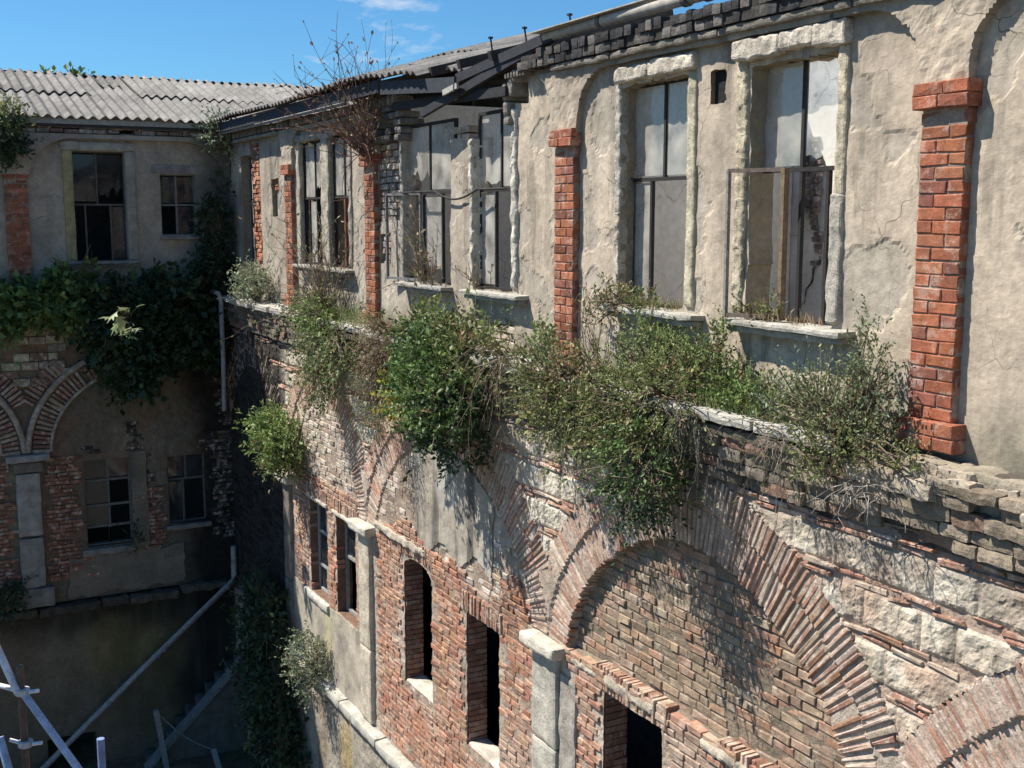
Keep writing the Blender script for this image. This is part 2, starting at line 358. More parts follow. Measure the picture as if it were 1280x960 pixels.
# the strips below the capitals are covered by the brick pilasters
def below_cap(U, Z): return np.maximum(Z-2.2, -1)+0*U
vs = lambda U, Z: VS+.018*fbm2(U, Z, 2, 3, 61)+.016*fbm2(U, Z, 11, 3, 62)
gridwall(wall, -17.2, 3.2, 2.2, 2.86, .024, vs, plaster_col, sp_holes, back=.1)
wall.build('plaster_wall', M['plaster'], bld)

# bricks behind lost plaster
bk = MB(); palg = [(.30, .26, .22), (.36, .32, .27), (.24, .20, .17), (.33, .23, .18)]
ins = lambda a, b, c, d: (lambda U, Z: (U > a) & (U < b) & (Z > c) & (Z < d))
bond(bk, -9.80, -8.86, .80, 2.62, .2, .085, ins(-9.8, -8.93, .8, 2.6), .15, .36, palg, .03, .014)
bond(bk, -7.05, -5.9, -.3, .45, .19, .085, ins(-7.1, -5.9, -.3, .46), .15, .3, [(.45, .40, .31), (.38, .33, .26)], .03, .012)
bond(bk, -15.85, -15.25, .6, 2.8, .2, .075, ins(-15.8, -15.28, .58, 2.78), .14, .36, [(.40, .15, .08), (.45, .20, .11), (.34, .13, .08)], .02, .012)
bond(bk, -7.50, -6.86, 2.32, 2.52, .2, .09, ins(-7.40, -6.95, 2.3, 2.48), .125, .34, [(.46, .39, .30), (.42, .34, .25)], .0, .012)
bond(bk, -14.7, -14.1, 1.9, 2.12, .2, .075, ins(-14.62, -14.2, 1.88, 2.1), .17, .3, [(.38, .15, .09)], 0, .01)
box(bk, -14.66, -14.16, .2, .3, 1.4, 2.15, (.27, .25, .22))
box(bk, -9.82, -8.92, .2, .36, .6, 2.6, (.22, .2, .18)); box(bk, -7.1, -5.88, .2, .3, -.3, .5, (.28, .25, .21)); box(bk, -15.82, -15.28, .2, .36, .5, 2.8, (.25, .2, .17))
bk.build('bare_brick', M['oldbrick'], bld)

# sooty parapet of upright bricks, moulding
pp = MB(); u = -5.62
while u < 3.2:
    w = .075+rng.random()*.06
    for k, (z0, z1) in enumerate(((2.925, 3.01), (3.012, 3.095))):
        if k == 1 and (rng.random() < .12 or u < -5.0 and rng.random() < .5): continue
        cc = np.array((.034, .033, .035))*(.8+rng.random()*1.0) if rng.random() > .4 else np.array((.10, .092, .085))*(.7+rng.random())
        slab(pp, u, u+w-.003, -.03+rng.random()*.03-.015*k, .3, z0-.002, z1-.002+(rng.random()*.03-.012)*k, cc, .04, .009, 20, int(rng.integers(999)), .12)
    u += w
for k in range(7):
    slab(pp, -5.95+.08*k*.8+.02, -5.95+.065*k+.06, .0, .1, 2.88, 2.94, (.2, .18, .16), .05, .006, 20, k)
for u0, z0, z1 in ((-6.02, 2.52, 2.66), (-6.05, 2.66, 2.86), (-5.93, 2.70, 2.90), (-5.86, 2.84, 2.97), (-6.0, 2.42, 2.5)):
    slab(pp, u0, u0+.10, .03, .32, z0, z1, (.23, .21, .185), .04, .012, 12, int(u0*100) % 97)
box(pp, -5.55, 3.2, -.005, .29, 2.925, 3.06, (.05, .046, .044))
pp.build('brick_parapet', M['dark'], bld)
md = MB(); u = -5.0
for u1 in (-3.95, -2.42, -1.0, .4, 1.7, 3.2):
    slab(md, u, u1-.008, .005, .14, 2.855, 2.92, (.20, .18, .15), .03, .016, 8, int(u1*10) % 91)
    u = u1
    md.build('moulding', M['stone'], bld); md = MB()
for k, (a, b) in enumerate(((-16.6, -15.2), (-15.2, -13.9))):
    slab(md, a, b-.01, -.0, .14, 2.80, 2.86, (.27, .25, .215), .05, .01, 6, k)
md.build('moulding', M['stone'], bld)
# upright brick course and blocks under the eave of the left bays
sb = MB(); u = -16.7
while u < -8.95:
    w = .075+rng.random()*.02
    if -10.6 < u < -9.5 and rng.random() < .2: u += w; continue
    cc = np.array((.20, .18, .155))*(1+rng.normal(0, .22)); zt = 3.0
    slab(sb, u, u+w-.012, -.01+rng.random()*.03, .3, 2.87, zt, cc, .06, .008, 14, int(rng.integers(999)), .3); u += w
sb.build('eave_brickwork', M['dark'], bld); sb = MB()
for k in range(26):   # loose blackened blocks over the third pilaster
    uu = -10.25+rng.random()*1.5; zz = 2.42+.095*(k % 5)
    slab(sb, uu, uu+.13+rng.random()*.09, .0+rng.random()*.06, .34, zz, zz+.088, np.array((.09, .085, .08))*(1+rng.random()), .06, .012, 12, k, .3)
sb.build('blackened_blockwork', M['dark'], bld)

# rough plaster bands round the two right-hand windows, rough jambs of the broken pair
wh = (.54, .48, .40)
def band(ar, x0, x1, z0, z1, col, y0=.045, amp=.03, seed=0, res=.024, y1=.2, fr=7): slab(ar, x0, x1, y0, y1, z0, z1, col, res, amp, fr, seed, .25)
SURR = dict(
 A=[(-2.28, -1.75, 2.64, 2.80, wh, .035, .022, 1, .022, .2, 13), (-1.76, -1.40, 2.67, 2.81, wh, .045, .02, 2, .022, .2, 13), (-1.41, -1.09, 2.64, 2.815, wh, .05, .02, 22, .022, .2, 13), (-2.275, -2.15, 1.6, 2.65, (.47, .41, .30), .09, .022, 3, .018, .2, 15), (-2.28, -2.155, .72, 1.62, (.45, .40, .30), .09, .022, 33, .018, .2, 15), (-1.20, -1.10, 1.62, 2.65, (.48, .42, .31), .098, .010, 4, .02, .2, 12), (-1.23, -1.10, .72, 1.64, (.42, .39, .33), .092, .013, 14, .02, .2, 12)],
 B=[(-3.96, -3.42, 2.645, 2.775, wh, .05, .018, 5, .022, .2, 13), (-3.43, -2.78, 2.65, 2.79, wh, .05, .018, 6, .022, .2, 13), (-3.98, -3.89, 1.5, 2.64, (.43, .40, .34), .095, .02, 7, .018, .2, 15), (-3.99, -3.895, .74, 1.52, (.46, .41, .33), .095, .02, 17, .018, .2, 15), (-2.91, -2.79, .72, 2.64, (.47, .42, .31), .098, .010, 8, .02, .2, 12)],
 D=[(-6.945, -6.865, .70, 2.34, (.56, .51, .42), .085, .03, 9, .018, .3, 11), (-5.955, -5.84, .70, 2.58, (.55, .51, .44), .085, .03, 10, .018, .3, 11)],
 C=[(-8.96, -8.87, .7, 2.56, (.36, .33, .28), .09, .022, 11, .03, .3)],
 E=[(-13.2, -13.04, .74, 2.62, (.42, .38, .31), .09, .02, 12, .04), (-12.0, -11.66, .74, 2.62, (.40, .36, .29), .08, .022, 13, .04), (-13.2, -11.9, 2.62, 2.74, (.33, .3, .25), .08, .02, 15, .04)],
 F=[(-10.86, -10.74, .74, 2.6, (.34, .31, .27), .09, .02, 16, .04), (-12.0, -11.62, 2.60, 2.70, (.36, .35, .33), .07, .02, 18, .05)])
def surround(win, k):
    ar = MB()
    for a_ in SURR[k]: band(ar, *a_)
    return ar.build('surround', M['stucco'], win)

# brick pilasters
def pilaster(root, u, w=.36, fade=0., vp=VP):
    pal = [(.36, .13, .07), (.32, .115, .065), (.39, .155, .085), (.25, .10, .07)]
    pal = [tuple(np.array(p)*(1-fade*.25)) for p in pal]
    s = MB(); n = 22; h = (2.035-.19)/n
    for k in range(n):
        z = .19+(k+.5)*h; a = w*(.64 if k % 2 else .36); us = [(u-w/2, u-w/2+a), (u-w/2+a, u+w/2)]
        cc = np.array([((p+q)/2, z) for p, q in us]); hh = np.array([((q-p)/2-.004, h/2-.004) for p, q in us])
        c = cols(2, *pal, j=.1)
        if rng.random() < .2: c[rng.integers(2)] *= .6
        bricks(s, cc, hh, rng.normal(0, .003, 2), VS+rng.normal(0, .002, 2), vp+.06, c, j=.0028, bev=.006, tilt=.0012)
    box(s, u-w/2+.006, u+w/2-.006, VS+.0095, vp+.06, .19, 2.14, (.30, .23, .18))
    cc = np.array([(u-.1, 2.085), (u+.1, 2.085)]); bricks(s, cc, (.088, .04), 0, VS+.01, vp+.06, cols(2, (.26, .10, .07)))
    so_ = s.build('brick_pilaster', M['brick'], root)
    cp = MB()
    for z, cut in ((2.18, -.02), (2.26, .02)):
        us = [(u-.22, u+cut), (u+cut, u+.22)]
        bricks(cp, [((p+q)/2, z) for p, q in us], [((q-p)/2-.003, .0385) for p, q in us], rng.normal(0, .008, 2), rng.normal(0, .003, 2), vp+.04, cols(2, (.36, .125, .07), (.31, .11, .065)), j=.003)
    box(cp, u-.20, u+.20, .012, vp+.04, 2.145, 2.295, (.3, .24, .19)); cp.build('capital', M['brick'], so_)
    bs = MB()
    for z, cuts in ((.047, (-.09, .08)), (.14, (-.13, .1))):
        e = [u-.245, u+cuts[0], u+cuts[1], u+.245]
        bricks(bs, [((e[q]+e[q+1])/2, z) for q in range(3)], [((e[q+1]-e[q])/2-.003, .0435) for q in range(3)], 0, rng.normal(0, .004, 3), vp+.04, cols(3, (.34, .12, .07), (.30, .11, .065)), j=.003)
    box(bs, u-.235, u+.235, .012, vp+.04, 0, .18, (.34, .28, .23)); bs.build('base', M['brick'], so_)
    return so_
for k, u in enumerate(P_X): pilaster(bld, u, .36, .0 if k < 2 else .3)

# windows
def window(root, u0, u1, z0, z1, v, tr, mu, ml, col, pane='glass', panes=None, w=.035, mat='wood', dep=.045):
    f = MB()
    for a, b, c, d in ((u0, u0+w, z0, z1), (u1-w, u1, z0, z1)): box(f, a, b, v, v+dep, c, d, col)
    for z in (z0, z1-w): box(f, u0+w, u1-w, v+.002, v+dep-.002, z, z+w, col)
    ts = [tr] if np.isscalar(tr) else list(tr)
    for z in ts: box(f, u0+w, u1-w, v+.003, v+dep-.003, z-w*.45, z+w*.45, col)
    for ms, a, b in ((mu, max(ts), z1-w), (ml, z0+w, min(ts))):
        for m_ in ms: box(f, m_-w*.42, m_+w*.42, v+.005, v+dep-.005, a, b, col)
    o = f.build('window', M[mat], root)
    if panes:
        p = MB()
        for (a, b, c, d, *jg) in panes:
            if jg:
                xs = np.linspace(a, b, 9); h_ = (d-c)*jg[0]; zz = c+h_*(.3+.7*rng.random(9)); top = [(x_, v+.024, d) for x_ in xs]; bot = [(x_, v+.022, z_) for x_, z_ in zip(xs, zz)]
                p.add(bot+top, [(q_, q_+1, q_+10, q_+9) for q_ in range(8)], (.5, .5, .5)); continue
            p.add([(a, v+.02, c), (b, v+.02, c), (b, v+.022, d), (a, v+.022, d)], [(0, 1, 2, 3)], (.5, .5, .5))
            p.add([(a, v+.026, c), (b, v+.026, c), (b, v+.028, d), (a, v+.028, d)], [(3, 2, 1, 0)], (.5, .5, .5))
        p.build('pane', M[pane], o)
    return o
def sill(win, u0, u1, z, col=(.33, .31, .27), y0=-.035, h=.05, seed=0, y1=.34):
    s = MB(); slab(s, u0, u1, y0, y1, z-h, z, col, .04, .010, 8, seed, .3)
    slab(s, u0+.03, u1-.03, y0+.05, .13, z-h-.055, z-h-.002, tuple(np.array(col)*.8), .05, .010, 8, seed+3, .3)
    return s.build('sill', M['stone'], win)
DK = (.035, .033, .033)
wA = window(bld, -2.22, -1.13, .67, 2.64, .25, 1.82, (-1.70,), (-1.70, -1.42), DK, 'glass', [(-2.19, -1.72, 1.85, 2.6), (-1.68, -1.2, 1.85, 2.6, .12)])
sill(wA, -2.24, -.95, .69, (.42, .40, .35), seed=1)
surround(wA, 'A')
f = MB()
pl = [(-1.74, .14), (-2.16, -.05)]
for k in (0, 1):
    x, y = pl[k]; bar(f, (x, y, .70), (x, y, 1.83), .04 if k == 0 else .026, .05 if k == 0 else .03, (.21, .15, .095) if k == 0 else (.27, .24, .22), (0, 1, 0))
for z in (.72, 1.82): bar(f, (pl[0][0], pl[0][1], z), (pl[1][0], pl[1][1], z), .03, .03, (.22, .17, .14))
box(f, -2.175, -2.14, -.06, -.04, 1.16, 1.22, (.3, .27, .24))
f.build('casement', M['rust'], wA, 'rusty casement leaf swung outwards')
wB = window(bld, -3.98, -2.86, .67, 2.64, .25, 1.80, (-3.43,), (-3.62,), DK, 'glass', [(-3.9, -3.45, 1.83, 2.6), (-3.41, -2.9, 1.83, 2.6), (-3.9, -3.64, .72, 1.77)])
sill(wB, -3.98, -2.62, .675, (.40, .38, .33), seed=2)
surround(wB, 'B')
f = MB(); bar(f, (-3.9, .28, .72), (-3.9, .28, 1.8), .03, .035, (.10, .08, .07), (0, 1, 0)); bar(f, (-3.98, .1, 1.84), (-3.9, .28, 1.80), .03, .03, (.1, .08, .07)); f.build('casement', M['rust'], wB)
wD = window(bld, -6.90, -5.92, .66, 2.62, .19, 1.76, (-6.36,), (-6.50,), DK, 'glass', [(-6.86, -6.38, 1.8, 2.58, .1), (-6.34, -5.95, 1.8, 2.58), (-6.86, -6.52, .72, 1.73)])
sill(wD, -6.98, -5.62, .655, (.42, .40, .36), seed=3)
surround(wD, 'D')
wC = window(bld, -8.92, -7.5, .64, 2.61, .19, 1.76, (-8.24,), (-8.45, -7.9), DK, 'glass', [(-8.88, -8.27, 1.8, 2.57, .35), (-8.21, -7.54, 1.8, 2.57), (-8.42, -7.93, .7, 1.72, .2)])
sill(wC, -8.9, -7.45, .645, (.36, .34, .31), seed=4)
surround(wC, 'C')
f = MB(); GC = (.20, .20, .20)
for (x, y) in ((-9.22, .02), (-8.45, .16)): bar(f, (x, y, .66), (x, y, 1.76), .03, .035, GC, (0, 1, 0))
for z in (.68, 1.75): bar(f, (-9.22, .02, z), (-8.45, .16, z), .03, .03, GC)
f.build('casement', M['rust'], wC, 'grey casement leaf hanging open')
wE = window(bld, -13.05, -11.98, .72, 2.62, .17, 1.75, (-12.5,), (-12.45, -12.8), DK, 'glass', [(-12.48, -12.02, 1.77, 2.58, .4), (-12.98, -12.52, 1.77, 2.58), (-12.76, -12.48, .76, 1.7)])
sill(wE, -13.15, -11.75, .72, seed=5)
surround(wE, 'E')
wF = window(bld, -11.66, -10.84, .72, 2.62, .17, 1.75, (-11.2,), (-11.0,), (.05, .04, .04), 'glass', [(-11.18, -10.88, 1.4, 2.58, .3), (-11.62, -11.22, 1.78, 2.58)])
f = MB(); bar(f, (-11.05, .14, .76), (-11.05, .14, 1.72), .05, .05, (.20, .09, .05), (0, 1, 0)); f.build('casement', M['rust'], wF)
sill(wF, -11.72, -10.7, .715, seed=6)
surround(wF, 'F')
wG = window(bld, -16.52, -15.75, .64, 2.58, .25, 1.7, (), (-16.15,), (.2, .21, .22), 'dirty', [(-16.48, -15.8, 1.74, 2.5), (-16.48, -16.17, .7, 1.66)])

# rooms behind
rm = MB(); WHT = (.74, .71, .65)
us = np.linspace(-17.3, 3.2, 90); zs = np.linspace(0, 4.05, 24)
def wcol(U, Z): c = np.tile(WHT, (len(U), 1)); return mixc(c, (.42, .38, .30), .7*sm(.1, .5, fbm2(U, Z, .9, 4, 12)))
gridwall(rm, -16.9, 3.2, 0, 3.42, .12, lambda U, Z: 3.0+.01*fbm2(U, Z, 2, 3, 4), wcol, [], back=0)
box(rm, -16.9, 3.2, 3.03, 3.2, -.1, 3.42, WHT)
rm.build('back_wall', M['white'], bld)
rm = MB(); box(rm, -17.3, 3.2, .14, 3.0, -.12, -.02, (.48, .44, .37)); rm.build('floor', M['ground'], bld)
for x0, x1, zt in ((3.05, 3.2, 3.0), (-10.1, -9.95, 3.0), (-5.0, -4.86, 2.9)):
    rm = MB(); box(rm, x0, x1, .36, 2.99, 0, zt, WHT); rm.build('partition', M['white'], bld)
rm = MB(); box(rm, -2.66, -2.40, .165, .33, 2.33, 2.65, (.02, .02, .02)); box(rm, -17.3, -10.1, 1.7, 1.75, 0, 3.3, (.07, .07, .075)); rm.build('partition', M['dark'], bld)  # black plug paints shade in the wall hole; dark screen added to dim rooms
# bare brick patch on the inner wall behind the right-hand window
rm = MB(); bond(rm, -5.2, -3.8, .95, 2.3, .10, .062, lambda U, Z: np.abs(U+4.45+.16*(Z-1.2)+.05*np.sin(Z*9))<.05+.14*np.clip(Z-1.15,-.2,1), 2.955, 3.0, [(.25, .2, .17), (.2, .17, .15)], .05, .006)
tube(rm, [(-4.38+.03*math.sin(k*2.1)-.035*k, 2.985, 1.05-.07*k+.02*math.sin(k*3.3)) for k in range(9)], [.02, .014, .016, .01, .012, .008, .01, .006, .004], (.08, .07, .06), 4, False)
rm.build('bare_brick', M['oldbrick'], bld)
rm = MB(); box(rm, -17.3, 3.2, 2.2, 2.3, GZ, -.12, (.06, .05, .045)); box(rm, -17.3, -17.2, .2, 2.2, GZ, -.12, (.06, .05, .045)); box(rm, 3.1, 3.2, .2, 2.2, GZ, -.12, (.06, .05, .045))
rm.build('lower_room', M['dark'], bld)

# ---- roof of corrugated sheets over the left bays
def corr(mb, O, du, ds, wid, lng, col, per=.18, amp=.024, nl=8, sag=None, seed=0, th=.012):
    O = np.array(O, float); du = np.array(du, float); ds = np.array(ds, float); du /= np.linalg.norm(du); ds /= np.linalg.norm(ds); nn = np.cross(du, ds)
    nu = int(wid/per*8); A, B = np.meshgrid(np.linspace(0, wid, nu+1), np.linspace(0, lng, nl+1), indexing='ij'); a = A.ravel(); b = B.ravel()
    h = amp*np.cos(2*np.pi*a/per)
    P = O+a[:, None]*du+b[:, None]*ds+h[:, None]*nn
    if sag is not None: P[:, 2] += sag(P)
    P += .006*np.stack([fbm(P*3, 2, seed), fbm(P*3, 2, seed+1), fbm(P*3, 2, seed+2)], -1)
    i = np.arange(len(P)).reshape(A.shape); F = np.stack([i[:-1, :-1], i[1:, :-1], i[1:, 1:], i[:-1, 1:]], -1).reshape(-1, 4)
    ct = P[F].mean(1); m = 1+.3*fbm(ct*np.array([1.5, 1.5, 1.5]), 3, seed+5)
    cc = np.clip(np.array(col)[None]*m[:, None], .02, .8)
    Q = P-nn*th
    mb.add(P, F, cc); mb.add(Q, F[:, ::-1], cc*.7)
    n = len(P); E = [(i[k, 0], i[k+1, 0]) for k in range(nu)]+[(i[k+1, -1], i[k, -1]) for k in range(nu)]+[(i[0, k+1], i[0, k]) for k in range(nl)]+[(i[-1, k], i[-1, k+1]) for k in range(nl)]
    V2 = np.concatenate([P, Q]); mb.add(V2, [(a1+n, b1+n, b1, a1) for a1, b1 in E], np.array(col)*.6)
SL = .27
def sag(P):
    x = P[:, 0]; return -.05*sm(-9.2, -8.3, x)-.22*sm(-8.3, -6.3, x)*sm(2.4, -.4, P[:, 1]) + .02*np.sin(x*1.1)
rf = MB(); u = -17.1; k = 0
while u < -6.6:
    w = .95 if u < -8 else .75
    RC = np.array((.21, .20, .19))*(1+rng.normal(0, .08))
    y0 = -.28+rng.normal(0, .012)
    if u > -7.9: y0 += .35
    corr(rf, (u, y0, 3.215+(y0+.28)*SL+.012*(k % 2)), (1, rng.normal(0, .008), 0), (0, 1, SL), w+.05, 1.5, RC, sag=sag, seed=k)
    if u < -9.2:
        corr(rf, (u+.05, 1.0, 3.215+1.28*SL+.03+.012*(k % 2)), (1, rng.normal(0, .012), 0), (0, 1, SL), w+.05, 1.35, RC*(1+rng.normal(0, .08)), sag=sag, seed=k+50)
    u += w; k += 1
u = -17.1
while u < -10.4:
    corr(rf, (u, 3.45, 3.215+1.0*SL), (1, 0, 0), (0, -1, SL*1.02), 1.0, 1.25, (.2, .19, .18), sag=None, seed=int(-u)); u += .95
rf.build('roof', M['roof'], bld, smooth=True)
fs = MB(); BL = (.045, .05, .062)
for a, b, za, zb in ((-17.0, -12.9, 3.02, 3.02), (-12.9, -8.96, 3.02, 3.02), (-8.9, -6.75, 2.99, 2.83)):
    bar(fs, (a, -.16, za+.07), (b-.01, -.16, zb+.07), .03, .16, BL)
bar(fs, (-17.0, -.12, 2.985), (-10.3, -.12, 2.985), .05, .03, (.25, .25, .25))
bar(fs, (-8.9, .0, 2.84), (-5.9, .02, 2.76), .04, .1, (.035, .035, .04)); bar(fs, (-8.9, .3, 2.93), (-5.7, .3, 2.80), .05, .14, (.03, .03, .035))
fs.build('fascia_board', M['wood'], bld)
rb = MB()
for x in np.arange(-15.8, -5.4, .75):
    bar(rb, (x, -.1, 3.12), (x, 2.2, 3.12+2.3*SL-.02), .07, .1, (.05, .045, .04))
bar(rb, (-15, 2.2, 3.72), (-6.3, 2.2, 3.72), .1, .12, (.05, .045, .04)); bar(rb, (-15.5, .9, 3.36), (-5.6, .9, 3.28), .08, .08, (.05, .045, .04))
rb.build('rafter', M['wood'], bld)
for (a, b, w) in (((-7.75, -.12, 2.66), (-4.85, .08, 3.23), .09), ((-6.9, -.06, 2.98), (-5.0, .05, 3.20), .1)):
    q = MB(); bar(q, a, b, w*.6, w, (.04, .042, .05)); q.build('broken_beam', M['wood'], bld)
q = MB(); bar(q, (-7.0, -.19, 2.83), (-6.72, -.15, 2.885), .03, .06, (.45, .43, .38)); q.build('broken_beam', M['wood'], bld, 'pale short timber end')
q = MB()
for x in (-6.35, -5.6, -4.72): bar(q, (x, .1, 3.12), (x-.03, .08, 3.36), .014, .014, (.05, .05, .05), (0, 1, 0)); box(q, x-.05, x-.01, .06, .1, 3.35, 3.37, (.05, .05, .05))
q.build('roof_hook', M['rust'], bld)

# ---- ledge slabs and the corbelled masonry underneath
lg = MB(); u = -17.0
for w in (1.05, 1.3, .95, 1.2, .9, 1.25, .8, 1.1, 1.3, 1.0, 1.2, 1.15, 1.0, 1.25, .95):
    if u+w > -.75: break
    slab(lg, u, u+w-.015, -.29+rng.normal(0, .018), .12, -.10+rng.normal(0, .006), rng.normal(0, .006), (.44, .42, .38) if rng.random() > .3 else (.5, .48, .43), .05, .014, 7, int(rng.integers(999)), .25)
    u += w
slab(lg, u, -.72, -.26, .12, -.1, .0, (.45, .43, .38), .04, .016, 7, 5, .25)
for k in range(60):                              # broken end: rubble
    uu = -.7+rng.random()*3.8; w = .1+rng.random()*.2; yy = -.27+rng.random()*.16; zz = -.06-rng.random()*.14
    slab(lg, uu, uu+w, yy, .13, zz-.07, zz+.02+rng.random()*.02, np.array((.38, .325, .255))*(1+rng.normal(0, .2)), .028, .022, 19, k, .12)
slab(lg, -.7, 3.2, -.12, .13, -.3, -.045, (.3, .26, .2), .05, .03, 6, 77)
lg.build('ledge', M['stone'], bld)
cb = MB()
rows = [(-.115, -.19, -.23), (-.19, -.27, -.21), (-.27, -.38, -.185), (-.38, -.47, -.165), (-.47, -.56, -.145)]
for r, (zt, zb, yf) in enumerate(rows):
    u = -17.0-rng.random()*.3
    while u < 3.1:
        w = .22+rng.random()*.33 if r in (0, 2) else .16+rng.random()*.16
        if u > -.8 and rng.random() < .1: u += w; continue
        cc = np.array((.17, .145, .115))*(1+rng.normal(0, .22))
        if rng.random() < .25 and r in (1, 3, 4): cc = np.array((.22, .14, .105))
        if u > -1.4: cc = np.array((.25, .205, .155))*(1+rng.normal(0, .2)) if rng.random() > .1 else np.array((.26, .175, .13))
        slab(cb, u, u+w-.008, yf+rng.normal(0, .014), .1, zb+.001, zt-.001, cc, .04, .016, 17, int(rng.integers(9999)), .15); u += w
box(cb, -17.0, 3.2, -.07, .1, -.6, -.05, (.10, .085, .07))
cb.build('corbel', M['dark'], bld)

# ---- lower wall
Z0 = -2.78; VL = -.05
PC = [4.5, -.21, -4.83, -9.93, -13.50, -17.6]
PE = 1.74
ARCH = []     # centre, rx to pier axis
for k in range(5): ARCH.append(((PC[k]+PC[k+1])/2, (PC[k]-PC[k+1])/2))
ARCH[0] = (2.30, 2.46)
def which(U):
    k = np.zeros(len(U), int)
    for j in range(5): k[(U <= PC[j]) & (U > PC[j+1])] = j
    return k
def level(U, Z, extra):
    """ellipse value at offset `extra` beyond ring one's outer line"""
    k = which(U); c = np.array([a[0] for a in ARCH])[k]; rx = np.array([a[1] for a in ARCH])[k]
    rz = 1.93+0*rx; return (np.abs((U-c)/(rx+extra))**PE+(np.maximum(Z-Z0, 0)/(rz+extra))**PE)**(1/PE)
WIN = [(-12.45, -11.62, -4.48, -2.95), (-11.22, -10.38, -4.48, -2.95), (-8.62, -7.74, -4.62, -2.92), (-6.76, -5.92, -4.74, -3.10), (-3.80, -2.86, -4.9, -2.97), (-1.95, -1.0, -4.9, -2.97), (.9, 1.8, -4.9, -2.97), (2.5, 3.4, -4.9, -2.97)]
def clear(U, Z, m=0.):
    k = np.ones(len(U), bool)
    for (a, b, c, d) in WIN:
        top = d+0*U
        if a == -8.62: top = d+.10*np.sqrt(np.clip(1-((U-(a+b)/2)/((b-a)/2))**2, 0, 1))-.08
        k &= ~((U > a-m) & (U < b+m) & (Z > c-m) & (Z < top+m))
    return k
holesL = [rect(a, b, c, d, .008, 6, 200+i) for i, (a, b, c, d) in enumerate(WIN)]
holesL[2] = lambda U, Z: np.minimum(rect(-8.62, -7.74, -4.62, -3.03, .006, 6, 202)(U, Z), (np.hypot((U+8.18)/.44, (Z+3.05)/.17)-1)*.17)
# mortar backing
mo = MB()
def mcol(U, Z):
    c = np.tile([.38, .30, .235], (len(U), 1)); c = mixc(c, (.50, .42, .35), sm(-.1, .4, fbm2(U, Z, 1.2, 3, 71))); c = mixc(c, (.23, .17, .13), .8*sm(.1, .5, fbm2(U, Z, 2., 3, 72)))
    c = mixc(c, (.19, .155, .115), .85*((level(U, Z, -.37) < 1) & (Z > Z0) & (U > -4.8)))
    c = mixc(c, (.028, .025, .023), .95*sm(-13.4, -13.9, U)); c = mixc(c, (.50, .42, .35), .5*((level(U, Z, -.36) >= 1) & (level(U, Z, .3) < 1)))  # far-left mortar darkened in colour to stand in for the wing's shade
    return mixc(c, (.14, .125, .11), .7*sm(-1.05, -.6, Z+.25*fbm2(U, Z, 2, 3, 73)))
def mv(U, Z):
    k = which(U); inside = level(U, Z, -.36) < 1
    inside &= Z > Z0-.05
    d = np.where(inside, np.where((k == 1) | (k == 0), .089, .0), 0.)
    r1 = (level(U, Z, -.36) >= 1) & (level(U, Z, 0.) < 1) & (Z > Z0); r2 = (level(U, Z, 0.) >= 1) & (level(U, Z, .30) < 1) & (Z > Z0)
    d = np.where(r1, -.016, d); d = np.where(r2, -.040, d); am = np.where(r1 | r2 | inside, .45, 1.); d = np.where((Z < Z0) & (U > -13.6), -.018, d)
    return -.045+d+am*(.014*fbm2(U, Z, 12, 3, 74)+.012*fbm2(U, Z, 2, 2, 75))
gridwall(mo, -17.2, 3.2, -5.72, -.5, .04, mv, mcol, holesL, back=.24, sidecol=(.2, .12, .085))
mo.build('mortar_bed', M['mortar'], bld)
# brick reveals of the lower windows
for (a, b, c, d) in WIN[2:6]:
    rv = MB()
    for zz in np.arange(c, d, .068):
        col_ = cols(4, (.30, .15, .10), (.25, .13, .09), (.34, .21, .15))
        for s_, (x0, x1) in enumerate(((a-.05, a+.012), (b-.012, b+.05))):
            off = .1 if int(zz/.068) % 2 else 0
            box(rv, x0, x1+rng.normal(0, .004), -.04, .15-off, zz+.006, zz+.062, col_[s_]); box(rv, x0, x1+rng.normal(0, .004), .155-off, .20, zz+.006, zz+.062, col_[2+s_])
    op = rv.build('window_opening', M['brick'], bld)
    s = MB(); slab(s, a-.0, b+.0, -.055, .22, c-.08, c+.03, (.52, .48, .41), .04, .018, 6, int(-a*10)); s.build('sill', M['stone'], op)
